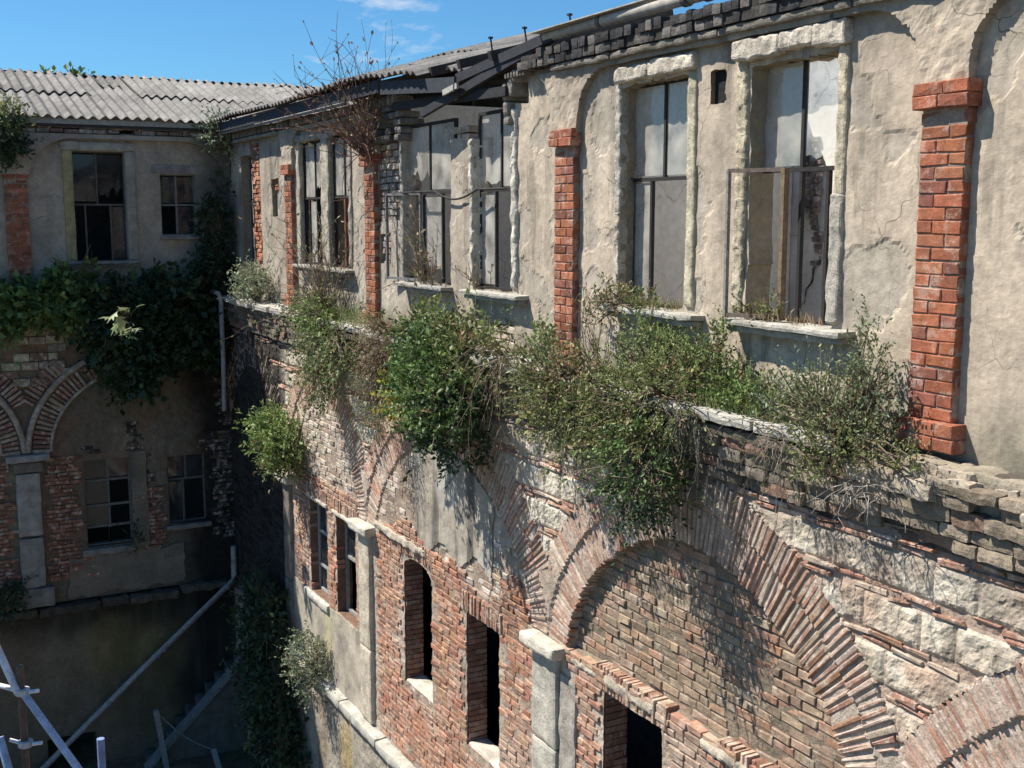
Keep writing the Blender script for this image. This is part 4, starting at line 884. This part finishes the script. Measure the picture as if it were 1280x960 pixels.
# fallen gutter pipe lying on the parapet
q = thing('gutter_pipe', 'grey plastic gutter pipe lying loose along the sooty parapet', 'pipe', (-3.4, .12, 3.2))
p = MB(); pts = [(-5.15, .05, 3.20), (-4.3, .10, 3.225), (-3.3, .14, 3.235), (-2.2, .16, 3.24), (-1.2, .18, 3.25)]; tube(p, pts, .052, (.36, .33, .29), 14); p.build('pipe', M['pipe'], q, smooth=True)
for x in (-4.25, -3.0, -2.72): p = MB(); tube(p, [(x, .10+.02*(x+4.25), 3.226), (x+.05, .101+.02*(x+4.25), 3.227)], .062, (.12, .11, .10), 14); p.build('collar', M['pipe'], q, smooth=True)
p = MB(); bar(p, (-5.2, -.02, 3.24), (-2.9, .22, 3.33), .16, .012, (.42, .40, .36)); o = p.build('loose_sheet', M['pipe']); o.data.transform(Matrix.Translation((4.05, -.1, -3.28))); o.location = (-4.05, .1, 3.28); tag(o, 'pale flat strip of sheeting lying beside the gutter pipe on the parapet', 'sheet')
# drainpipes on the wing
q = thing('drainpipe', 'long pale drainpipe running diagonally down the dark base of the shaded wing', 'pipe', (-17.0, -2, GZ))
p = MB(); tube(p, [(-17.0, -.14, -4.92), (-17.0, -.15, -5.5), (-17.0, -.19, -5.64), (-17.0, -2.0, -7.12), (-17.0, -3.81, -8.66), (-17.0, -4.1, -8.9)], .055, (.34, .33, .31), 12); p.build('pipe', M['pipe'], q, smooth=True)
for t in (.02, .37, .40, .66): 
    a = Vector((-17, -.19, -5.64)).lerp(Vector((-17, -3.81, -8.66)), t); d = Vector((0, -.77, -.64)); p = MB(); tube(p, [a, a+d*.07], .068, (.2, .2, .2), 12); p.build('collar', M['pipe'], q, smooth=True)
q = MB(); tube(q, [(-16.75, -.42, .08), (-16.55, -.36, .05), (-16.50, -.34, -.06), (-16.55, -.32, -1.2), (-16.6, -.32, -2.16)], .045, (.33, .33, .33), 10)
simple('drainpipe', 'short broken white drainpipe hanging from the ivy in the dark corner', 'pipe', q, M['pipe'], (-16.9, -.22, -2.24))
# cable looped between the broken windows
q = MB(); tube(q, [(-9.2+.39*k, .09-.02*math.sin(k*.5), 1.77-.10*math.sin(max(0, (k-3.5))/2.8*math.pi)*(k > 3.5 and k < 6.4)) for k in np.linspace(0, 8, 40)], .012, (.05, .05, .05), 6)
simple('cable', 'thin dark cable sagging across the plaster pier between the broken windows', 'cable', q, M['rust'], (-7.6, .09, 1.77))
# stone stair along the foot of the wing
q = thing('stone_stair', 'narrow ruined stone stair with sloping parapet against the wing foot', 'stair', (-16.9, -1, GZ))
p = MB()
for k in range(10):
    y1 = .05-.2*k; z1 = -7.1-.19*k; slab(p, -17.22, -16.72, y1-.22, y1, GZ-.1, z1, (.12, .11, .10), .1, .02, 5, k, .2)
p.build('step', M['stone'], q)
p = MB(); n_ = 24
for k in range(n_):
    t0, t1_ = k/n_, (k+1)/n_; y0, y1 = .05-2.1*t0, .05-2.1*t1_; z0, z1 = -6.95-2.0*t0, -6.95-2.0*t1_
    V = [(x, y, z) for x in (-16.74, -16.55) for (y, z) in ((y0, z0), (y1, z1), (y1, min(z1-.2, GZ-.1)), (y0, GZ-.1))]
    p.add(V, [(0, 1, 2, 3), (7, 6, 5, 4), (0, 4, 5, 1)], (.15, .135, .115) if k % 5 else (.13, .12, .10))
    p.add(V, [(1, 5, 6, 2), (3, 7, 4, 0)], (.15, .135, .115))
    bar(p, (-16.64, y0, z0+.02), (-16.64, y1, z1+.02), .25, .07, (.24, .225, .20))
p.build('parapet', M['stone'], q)
q = thing('wooden_post', 'taller weathered pale post with wire beside the stair foot', 'post', (-16.4, -1.75, GZ))
p = MB(); bar(p, (-16.4, -1.70, GZ-.1), (-16.42, -1.86, -7.72), .11, .09, (.30, .29, .27), (0, 1, 0)); p.build('shaft', M['wood'], q)
q = thing('wooden_post', 'leaning pale post holding the lower end of the wire', 'post', (-15.3, -.85, GZ))
p = MB(); bar(p, (-15.2, -.9, GZ-.1), (-15.75, -.97, -8.42), .10, .08, (.30, .29, .27), (0, 1, 0)); p.build('shaft', M['wood'], q)
q = MB(); a = Vector((-16.42, -1.86, -7.74)); b = Vector((-15.75, -.97, -8.42)); tube(q, [a.lerp(b, t)-Vector((0, 0, .12*math.sin(t*math.pi))) for t in np.linspace(0, 1, 12)], .012, (.25, .24, .22), 6)
simple('wire', 'slack wire strung between the two pale posts', 'wire', q, M['rust'], (-16.1, -1.4, -8.1))
# scaffold corner at lower left
q = thing('scaffold', 'blue and white tube scaffold corner rising at the lower left of the courtyard', 'scaffold', (-3.3, -5.15, GZ))
BLU = (.34, .44, .62); WHI = (.62, .64, .68)
for pts, r, c_, nm in (([(-3.32, -5.14, GZ), (-3.35, -5.145, -1.59)], .026, (.10, .07, .055), 'upright'), ([(-3.55, -5.42, GZ), (-3.55, -5.42, -1.2)], .024, (.12, .14, .2), 'upright'),
                    ([(-2.2, -4.80, GZ), (-2.2, -4.80, -1.72)], .024, (.18, .24, .42), 'upright'),
                    ([(-3.33, -5.17, -1.77), (-3.60, -5.42, -1.04)], .026, WHI, 'brace'), ([(-3.32, -5.14, -1.77), (-3.02, -4.77, -2.41), (-2.5, -4.13, -3.5)], .026, BLU, 'brace'),
                    ([(-3.36, -5.17, -1.76), (-4.1, -5.75, -1.75)], .018, WHI, 'ledger'), ([(-3.36, -5.30, -2.08), (-3.1, -5.15, -2.9)], .028, (.30, .42, .62), 'brace'), ([(-3.5, -5.4, -1.95), (-3.1, -5.25, -2.9)], .022, WHI, 'brace')):
    p = MB(); tube(p, pts, r, c_, 12); p.build(nm, M['pipe'], q, smooth=True)
for z in (-1.77, -2.15):
    p = MB(); tube(p, [(-3.335, -5.14, z-.02), (-3.335, -5.14, z+.02)], .05, (.5, .5, .5), 10); tube(p, [(-3.30, -5.10, z), (-3.27, -5.04, z+.01)], .014, (.7, .7, .72), 8); tube(p, [(-3.36, -5.17, z), (-3.42, -5.23, z+.01)], .014, (.7, .7, .72), 8); p.build('coupler', M['pipe'], q, smooth=True)

# ================================================================== PLANTS
def leaves_mesh(mb, P, D, size, col, fold=.25, asp=.5):
    """one pointed folded leaf per point; D = direction of the leaf"""
    n = len(P); D = D/np.linalg.norm(D, axis=1, keepdims=True); r = rng.normal(0, 1, (n, 3)); S = np.cross(D, r); S /= np.linalg.norm(S, axis=1, keepdims=True); Nn = np.cross(S, D)
    s = (size*np.clip(1+rng.normal(0, .38, n), .35, 2.2))[:, None] if np.isscalar(size) else size[:, None]
    V = np.stack([P, P+D*s*.5+S*s*asp*.5+Nn*s*fold*.3, P+D*s, P+D*s*.5-S*s*asp*.5+Nn*s*fold*.3], 1).reshape(-1, 3)
    F = (np.array([[0, 1, 2], [0, 2, 3]])[None]+np.arange(n)[:, None, None]*4).reshape(-1, 3)
    mb.add(V, F, np.repeat(col, 2, 0))
GR = [(0.131, 0.21, 0.061), (0.105, 0.175, 0.052), (0.175, 0.263, 0.088), (0.088, 0.149, 0.052)]; OL = [(0.198, 0.231, 0.083), (0.165, 0.198, 0.074), (0.247, 0.264, 0.099), (0.132, 0.165, 0.066)]
DG = [(0.037, 0.075, 0.037), (0.031, 0.062, 0.031), (0.056, 0.094, 0.044)]; LG = [(0.203, 0.29, 0.087), (0.16, 0.246, 0.072), (0.246, 0.319, 0.116)]; DRY = [(0.286, 0.198, 0.11), (0.242, 0.165, 0.099), (0.33, 0.253, 0.154)]
SV = [(0.248, 0.295, 0.186), (0.202, 0.248, 0.155), (0.31, 0.341, 0.232)]
def plant(name, label, cat, base, blobs, size, pal, leaf_n=1.0, up=.3, droop=0., tw=.2, stemc=(.17, .13, .095), stemr=.013, asp=.5, twigs=.6, per=9, group=None):
    """blobs: (cx,cy,cz, rx,ry,rz, twig count[, palette])"""
    root = thing(name, label, cat, base, group=group); st = MB(); fo = MB(); b0 = Vector(base)
    for bl in blobs:
        cx, cy, cz, rx, ry, rz, nt_ = bl[:7]; pl_ = bl[7] if len(bl) > 7 else pal
        nt_ = max(2, int(nt_*leaf_n)); d = rng.normal(0, 1, (nt_, 3)); d /= np.linalg.norm(d, axis=1, keepdims=True)
        rr = (.25+.75*rng.random(nt_)**.5)
        lump = 1+.28*fbm(d*2.2+cx*3, 2, int(abs(cx*17)) % 50); rr *= lump
        O = np.array([cx, cy, cz])+d*rr[:, None]*np.array([rx, ry, rz])
        O[:, 1] = np.minimum(O[:, 1], .10+.0*O[:, 1]) if base[0] > -16 else O[:, 1]
        T = d*.7+np.array([0, -.15, up-droop])+rng.normal(0, .35, (nt_, 3)); T /= np.linalg.norm(T, axis=1, keepdims=True)
        ln = tw*(.6+.8*rng.random(nt_))*np.where(rng.random(nt_) < .10, 1.9, 1.); dc = np.clip(1+.25*rng.normal(0, 1, nt_), .5, 1.6)
        k = per; t = np.linspace(.1, 1, k)[None, :, None]
        Pp = O[:, None]+T[:, None]*ln[:, None, None]*t; Pp[..., 2] -= droop*ln[:, None]*t[..., 0]**2
        Dd = T[:, None]*.6+rng.normal(0, .55, (nt_, k, 3)); Pf = Pp.reshape(-1, 3); Df = Dd.reshape(-1, 3)
        c = cols(len(Pf), *pl_, j=.16); dd_ = np.zeros(len(Pf), bool) if pl_ is DG or base[0] < -16 else np.repeat(rng.random(nt_) < .04, k) | (rng.random(len(Pf)) < .012); c[dd_] = cols(int(dd_.sum()), (.22, .15, .08), (.27, .2, .11)) if dd_.any() else c[dd_]; c = c*np.repeat(dc, k)[:, None]
        leaves_mesh(fo, Pf, Df, size, np.clip(c, .01, .5), asp=asp)
        for q_ in range(max(2, int(nt_*twigs*.3))):
            a = O[q_]; e = a+T[q_]*ln[q_]; m0 = np.array(base)*.5+np.array([cx, cy, cz])*.5+rng.normal(0, .05, 3)
            tube(st, [base, tuple(m0*.6+np.array(a)*.4+rng.normal(0, .02, 3)), tuple(a), tuple(e)], [stemr, stemr*.6, stemr*.35, stemr*.2], np.array(stemc)*(1+rng.normal(0, .2)), 4, False)
    st.build('stem', M['twig'], root); fo.build('foliage', M['leaf'], root); return root
def twigs_plant(name, label, cat, base, n, length, spread, droop, col, r=.005, leaf=None, leafn=0, size=.03, group=None, up=0.):
    root = thing(name, label, cat, base, group=group); st = MB(); P_ = []; D_ = []
    for k in range(n):
        p = Vector(base)+Vector((rng.normal(0, spread*.3), rng.normal(0, .03), rng.normal(0, .03))); d = Vector((rng.normal(0, spread), -abs(rng.normal(0, .35)), up+rng.normal(.1, .4))).normalized(); pts = [p]; stp = length*(.5+rng.random())/8
        for s_ in range(8):
            d = (d+Vector((rng.normal(0, .22), rng.normal(0, .18), rng.normal(-droop, .2)))).normalized(); p = p+d*stp
            if p.y > .09: p.y = .09
            pts.append(p.copy())
            if leaf and rng.random() < leafn: P_.append(tuple(p)); D_.append(tuple(d+Vector(rng.normal(0, .6, 3))))
            if rng.random() < .35:
                e = (d+Vector(rng.normal(0, .7, 3))).normalized(); tube(st, [p, p+e*stp*.8, p+e*stp*1.5+Vector((0, 0, -droop*stp))], [r*.5, r*.4, r*.25], np.array(col)*(1+rng.normal(0, .2)), 4, False)
                if leaf and rng.random() < leafn: P_.append(tuple(p+e*stp*1.4)); D_.append(tuple(e))
        tube(st, pts, list(np.linspace(r, r*.35, 9)), np.array(col)*(1+rng.normal(0, .2)), 4, False)
    st.build('stem', M['twig'], root)
    if P_: fo = MB(); leaves_mesh(fo, np.array(P_), np.array(D_), size, cols(len(P_), *leaf, j=.2)); fo.build('foliage', M['leaf'], root)
    return root
def grass(mb, n, u0, u1, y0, y1, z, h, pal):
    for k in range(n):
        b = Vector((u0+rng.random()*(u1-u0), y0+rng.random()*(y1-y0), z)); hh = h*(.5+rng.random()); t = b+Vector((rng.normal(0, .3)*hh, rng.normal(-.1, .3)*hh, hh)); w = .006; m_ = b.lerp(t, .55)+Vector((0, 0, .1*hh)); c = cols(1, *pal)[0]
        mb.add([b+Vector((-w, 0, 0)), b+Vector((w, 0, 0)), m_+Vector((w*.7, 0, 0)), m_-Vector((w*.7, 0, 0)), t], [(0, 1, 2, 3)], c); mb.add([m_-Vector((w*.7, 0, 0)), m_+Vector((w*.7, 0, 0)), t], [(0, 1, 2)], c)

plant('shrub', 'biggest dense green shrub bulging over the ledge below the broken windows', 'shrub', (-6.7, -.12, 0), [(-6.9, -.40, -.10, .72, .34, .42, 330), (-6.5, -.52, -.45, .75, .40, .50, 420), (-6.3, -.45, -.85, .55, .32, .40, 260, DG), (-6.0, -.36, .05, .5, .26, .30, 150, OL), (-7.2, -.3, .22, .4, .2, .2, 80, OL), (-7.5, -.46, -.62, .16, .16, .26, 130, [(.42, .38, .06), (.34, .34, .07)])], .058, GR, up=.25, asp=.55)
plant('shrub', 'olive green shrub draping over the ledge left of the darkest bush', 'shrub', (-4.2, -.12, 0), [(-4.3, -.36, -.14, .56, .28, .34, 300), (-3.85, -.40, -.42, .42, .26, .32, 210), (-4.0, -.34, .05, .4, .2, .2, 90, DRY), (-4.45, -.32, -.02, .28, .2, .16, 70, SV), (-3.5, -.3, .02, .36, .2, .24, 100, OL)], .038, OL, up=.15, asp=.5)
plant('shrub', 'dark green shrub hanging down over the crown of the brick arch', 'shrub', (-2.85, -.12, 0), [(-3.0, -.40, -.18, .5, .30, .40, 260, OL), (-2.68, -.48, -.50, .38, .26, .36, 260, GR), (-2.62, -.46, -.72, .26, .22, .26, 190, DG), (-2.5, -.35, .0, .4, .22, .3, 150, OL)], .038, DG, up=.05, droop=.2)
plant('tall_weed', 'tall leafy weeds standing along the ledge under the two right-hand windows', 'plant', (-2.9, -.05, 0), [(-3.25, -.06, .24, .34, .12, .32, 230), (-2.85, -.06, .20, .34, .12, .28, 230), (-2.45, -.06, .20, .3, .1, .26, 200), (-2.17, -.06, .32, .09, .06, .36, 90), (-2.0, -.06, .10, .25, .12, .16, 150, LG), (-1.65, -.1, .08, .25, .1, .14, 130, LG)], .036, [(.24, .30, .10), (.19, .25, .09), (.28, .31, .14)], up=.9, asp=.4, tw=.14)
plant('shrub', 'upright grey green shrub on the broken ledge just left of the nearest brick pilaster', 'shrub', (-.75, -.1, 0), [(-.85, -.14, .16, .30, .15, .28, 340), (-.60, -.1, .40, .12, .08, .38, 170), (-1.25, -.12, .14, .35, .14, .2, 170, SV), (-.75, -.30, -.10, .26, .14, .22, 160, OL), (-.5, -.12, .25, .16, .1, .25, 100, SV), (-.25, -.27, -.02, .3, .1, .1, 70, OL)], .026, [(.20, .24, .11), (.17, .21, .10), (.24, .26, .14)], up=.7, asp=.45, tw=.13)
plant('creeper', 'pale green creeper trailing from the ledge beneath the two narrow left windows', 'plant', (-10.9, -.1, 0), [(-11.2, -.32, .08, .65, .22, .26, 220, LG), (-10.8, -.42, -.35, .5, .2, .42, 240), (-10.9, -.42, -.85, .28, .16, .42, 140), (-10.0, -.36, -.3, .35, .2, .5, 160), (-12.0, -.25, .1, .4, .2, .2, 110, SV)], .045, [(.20, .25, .10), (.17, .22, .09), (.24, .27, .13)], up=.0, droop=.35, asp=.5)
plant('creeper', 'brown withered creeper hanging beside the biggest shrub', 'plant', (-8.6, -.12, 0), [(-8.55, -.38, -.05, .40, .18, .35, 170, DRY), (-8.65, -.42, -.6, .34, .18, .45, 200, DRY+OL), (-8.7, -.4, -1.0, .25, .14, .3, 90, OL), (-9.1, -.3, .1, .35, .16, .2, 90, OL+DRY), (-8.1, -.3, .1, .3, .16, .2, 80, DRY)], .034, DRY, up=-.1, droop=.5, asp=.3)
plant('shrub', 'bright green bush sprouting from the wall corner below the far end of the ledge', 'shrub', (-13.0, -.12, -2.5), [(-12.95, -.40, -2.15, .62, .30, .42, 300, LG), (-13.2, -.4, -1.9, .4, .25, .25, 120, LG), (-12.8, -.35, -2.45, .4, .2, .2, 80, OL)], .06, LG, up=.3)
plant('shrub', 'small silvery bush on the far end of the sunlit ledge', 'shrub', (-14.9, -.1, 0), [(-14.9, -.2, .28, .50, .22, .28, 220, SV)], .055, SV, up=.5)
plant('shrub', 'small pale bush growing from the cornice of the base wall low in the courtyard', 'shrub', (-11.9, -.2, -5.72), [(-11.9, -.32, -5.42, .42, .22, .36, 240, SV), (-11.8, -.35, -5.75, .3, .15, .25, 90, SV)], .045, SV, up=.3)
plant('creeper', 'dark ivy curtain covering the shaded foot of the main wall in the corner', 'ivy', (-13.6, -.3, GZ), [(-14.0, -.40, -5.4, .8, .22, .7, 360, DG), (-13.75, -.42, -6.5, 1.0, .25, .9, 480, DG), (-13.3, -.42, -7.6, .9, .24, .8, 380, DG), (-13.1, -.4, -8.3, .7, .3, .5, 200, DG)], .09, DG, up=-.1, droop=.3, tw=.3)
plant('shrub', 'tiny green tuft at the foot of the middle brick pilaster', 'plant', (-5.05, -.02, .0), [(-5.03, -.05, .20, .13, .06, .10, 50, LG), (-5.0, -.05, .06, .12, .05, .08, 20, DG)], .045, LG, up=.5)
plant('weed', 'small weeds and grass rooted on the sill of the second window from the right', 'plant', (-3.7, .02, .69), [(-3.75, .0, .74, .22, .07, .10, 50, OL+DRY), (-3.3, .03, .73, .2, .06, .06, 30, OL), (-4.0, -.02, .66, .18, .06, .2, 50, DRY+OL)], .03, OL, up=.5, tw=.1)
plant('weed', 'dry weeds on the sill of the rightmost window', 'plant', (-1.9, .1, .69), [(-1.95, .1, .73, .16, .08, .06, 34, DRY+OL), (-1.78, .12, .8, .06, .05, .16, 16, OL)], .028, OL, up=.6, tw=.08)
twigs_plant('dead_brush', 'silvery dead twigs hanging under the ledge beside the darkest shrub', 'brush', (-2.25, -.3, -.06), 34, .42, .28, .42, (.22, .20, .17), .004)
twigs_plant('dead_brush', 'tangled dead twigs and thin stems hanging below the upright grey green shrub', 'brush', (-1.2, -.3, -.10), 36, .38, .30, .36, (.20, .165, .13), .004, OL, .2, .03)
twigs_plant('dead_brush', 'small pale dead sprig on the sooty masonry under the nearest pilaster', 'brush', (-.35, -.26, -.28), 14, .28, .5, .2, (.36, .33, .29), .004)
twigs_plant('dead_brush', 'brown twiggy brush at the right edge of the biggest shrub', 'brush', (-5.3, -.3, 0.05), 40, .75, .35, .32, (.22, .17, .12), .006, OL, .25, .035)
twigs_plant('climber', 'dry reddish climber with bare shoots rising above the eave over the third pilaster', 'plant', (-9.75, -.05, 2.30), 70, 1.15, .38, -.02, (.17, .10, .08), .007, [(.26, .13, .09), (.22, .15, .08), (.20, .18, .08)], .8, .05, up=.55)
twigs_plant('climber', 'leggy dry climber with pale leaves sprawling over the narrow left windows', 'plant', (-11.2, -.08, .05), 75, 1.2, .5, -.05, (.22, .17, .13), .007, [(.34, .27, .18), (.26, .22, .12), (.20, .19, .09)], .8, .055, up=.7)
twigs_plant('weed', 'scraggly flowering weed on the sill of the widest broken window', 'plant', (-8.1, .03, .66), 22, .65, .45, -.05, (.2, .16, .1), .006, [(.36, .28, .19), (.16, .17, .08), (.30, .16, .12)], .7, .05, up=.9)
twigs_plant('weed', 'thin dark climber stalks against the plaster right of the middle pilaster', 'plant', (-4.2, .06, .05), 9, .9, .3, -.08, (.13, .10, .08), .005, OL, .3, .03, up=1.2)
twigs_plant('climber', 'small leafless shoots growing beside the plaster pier sill', 'plant', (-6.75, .1, .68), 9, .35, .4, -.05, (.12, .1, .07), .005, DRY, .5, .04, up=.9)
gm = MB(); grass(gm, 700, -4.0, -1.2, -.22, .1, 0, .14, LG+OL); grass(gm, 500, -12.6, -9.3, -.25, .05, 0, .22, LG+OL); grass(gm, 200, -9.3, -5.2, -.2, .1, 0, .16, OL+DRY); grass(gm, 120, -3.9, -3.0, 0, .25, .68, .09, OL+DRY); grass(gm, 90, -2.15, -1.3, .02, .28, .69, .08, DRY)
o = gm.build('grass', M['leaf']); o['kind'] = 'stuff'; tag(o, 'short grass growing along the ledge and sills', 'grass')
# wing: ivy mass over its ledge
plant('ivy', 'broad mass of dark ivy smothering the ledge of the shaded wing', 'ivy', (-17.0, -2.0, 0), [(-16.95, -3.4, .02, .28, .55, .30, 170, GR), (-16.9, -2.9, .10, .3, .5, .36, 190, GR), (-16.85, -2.2, -.30, .42, .55, .62, 380, DG), (-16.85, -1.9, -1.05, .36, .42, .55, 240, DG), (-16.85, -1.2, -.1, .4, .6, .55, 330, DG), (-16.9, -.9, -.65, .3, .5, .5, 200, DG), (-17.0, -3.9, -.1, .2, .4, .3, 100, GR)], .11, DG, up=-.05, droop=.25, tw=.28, stemr=.02, asp=.75)
plant('ivy', 'dark ivy climbing the inner corner between wing and main wall', 'ivy', (-17.0, -.25, 0), [(-17.0, -.3, .5, .2, .30, .6, 210, DG), (-17.0, -.28, 1.3, .12, .24, .5, 80, DG), (-17.0, -.45, -.6, .22, .35, .7, 200, DG), (-17.0, -.15, 1.9, .08, .14, .3, 24, DG)], .09, DG, up=-.05, droop=.25, tw=.22)
plant('shrub', 'pale bush growing in the roof valley at the inner corner', 'shrub', (-17.0, -.1, 2.75), [(-16.95, -.12, 2.98, .18, .28, .28, 110, SV), (-16.95, .1, 2.8, .15, .2, .2, 50, SV)], .06, SV, up=.3)
plant('creeper', 'dark climbing shrub on top of the wing pilaster under the eave', 'plant', (-17.05, -3.75, 2.3), [(-17.0, -3.75, 2.78, .16, .24, .36, 240, DG), (-16.95, -3.75, 3.15, .16, .22, .22, 90, OL)], .06, DG, up=.2)
plant('weed', 'dark fern tuft beside the foot of the stone pilaster on the shaded wing', 'plant', (-17.1, -4.25, -5.6), [(-17.0, -4.25, -5.35, .14, .22, .28, 90, DG)], .07, DG, up=.3, droop=.2)
plant('weed', 'little sprig of weeds on the cornice under the larger lower window of the wing', 'plant', (-17.05, -1.95, -4.68), [(-17.02, -1.95, -4.55, .06, .08, .12, 26, DG)], .05, DG, up=.5)
# fig with large lobed leaves
root = thing('fig_shrub', 'fig shrub with large pale lobed leaves catching light in front of the dark ivy', 'shrub', (-16.9, -1.95, -.5))
lob = [(0, 0), (.18, -.08), (.42, -.34), (.40, -.10), (.72, -.30), (.62, -.06), (1.0, 0), (.62, .06), (.72, .30), (.40, .10), (.42, .34), (.18, .08)]
st = MB(); fo = MB(); FG = Vector((-14.85, -2.24, -.19))
for k in range(30):
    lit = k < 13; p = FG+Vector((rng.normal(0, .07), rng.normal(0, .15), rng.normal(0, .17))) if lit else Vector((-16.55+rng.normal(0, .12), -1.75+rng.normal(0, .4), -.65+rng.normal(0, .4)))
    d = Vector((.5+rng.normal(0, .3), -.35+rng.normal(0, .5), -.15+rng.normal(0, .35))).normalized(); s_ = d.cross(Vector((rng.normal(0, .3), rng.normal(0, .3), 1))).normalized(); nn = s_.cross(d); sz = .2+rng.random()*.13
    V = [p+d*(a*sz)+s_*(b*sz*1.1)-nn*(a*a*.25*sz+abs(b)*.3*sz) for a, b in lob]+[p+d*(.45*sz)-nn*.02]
    c = cols(1, (.27, .33, .17) if lit else (.05, .09, .04), j=.12)[0]  # leaves out in the sun painted paler, those in shade painted dark
    fo.add(V, [(12, q_, (q_+1) % 12) for q_ in range(12)], c)
    tube(st, [(-16.95, -1.95, -.5), tuple((Vector((-16.9, -1.95, -.5))+p)/2+Vector((0, 0, .08))), tuple(p)], [.012, .008, .004], (.2, .17, .13), 5, False)
st.build('stem', M['twig'], root); fo.build('foliage', M['leaf'], root)
# trees far behind the wing roof
def tree(label, x, y, top, r):
    root = thing('tree', label, 'tree', (x, y, GZ), group='trees behind the wing roof'); st = MB(); fo = MB()
    tube(st, [(x, y, GZ), (x+.1, y, GZ+4), (x, y+.1, top-2.0), (x, y, top-.3)], [.22, .17, .1, .03], (.14, .11, .08), 8)
    for k in range(14):
        a = rng.random()*6.28; z = top-3.6+rng.random()*2.8; e = Vector((x+math.cos(a)*r*.8, y+math.sin(a)*r*.8, z+.7)); tube(st, [(x, y, z-.6), tuple((Vector((x, y, z))+e)/2+Vector((0, 0, .1))), tuple(e)], [.06, .04, .015], (.14, .11, .08), 5, False)
    n = 9000; d = rng.normal(0, 1, (n, 3)); d /= np.linalg.norm(d, axis=1, keepdims=True); rr = rng.random(n)**.4*(1+.35*fbm(d*2.5+x, 2, 5)); P_ = np.array([x, y, top-2.0])+d*rr[:, None]*np.array([r, r, 2.0])
    leaves_mesh(fo, P_, d+rng.normal(0, .8, (n, 3)), .16, cols(n, *LG, *GR), asp=.6); st.build('trunk', M['twig'], root); fo.build('crown', M['leaf'], root)
tree('darker of two trees whose tops peek over the wing roof', -28.5, -1.62, 4.98, .6)
tree('brighter wider tree top peeking over the wing roof', -28.5, -.85, 5.04, .9)
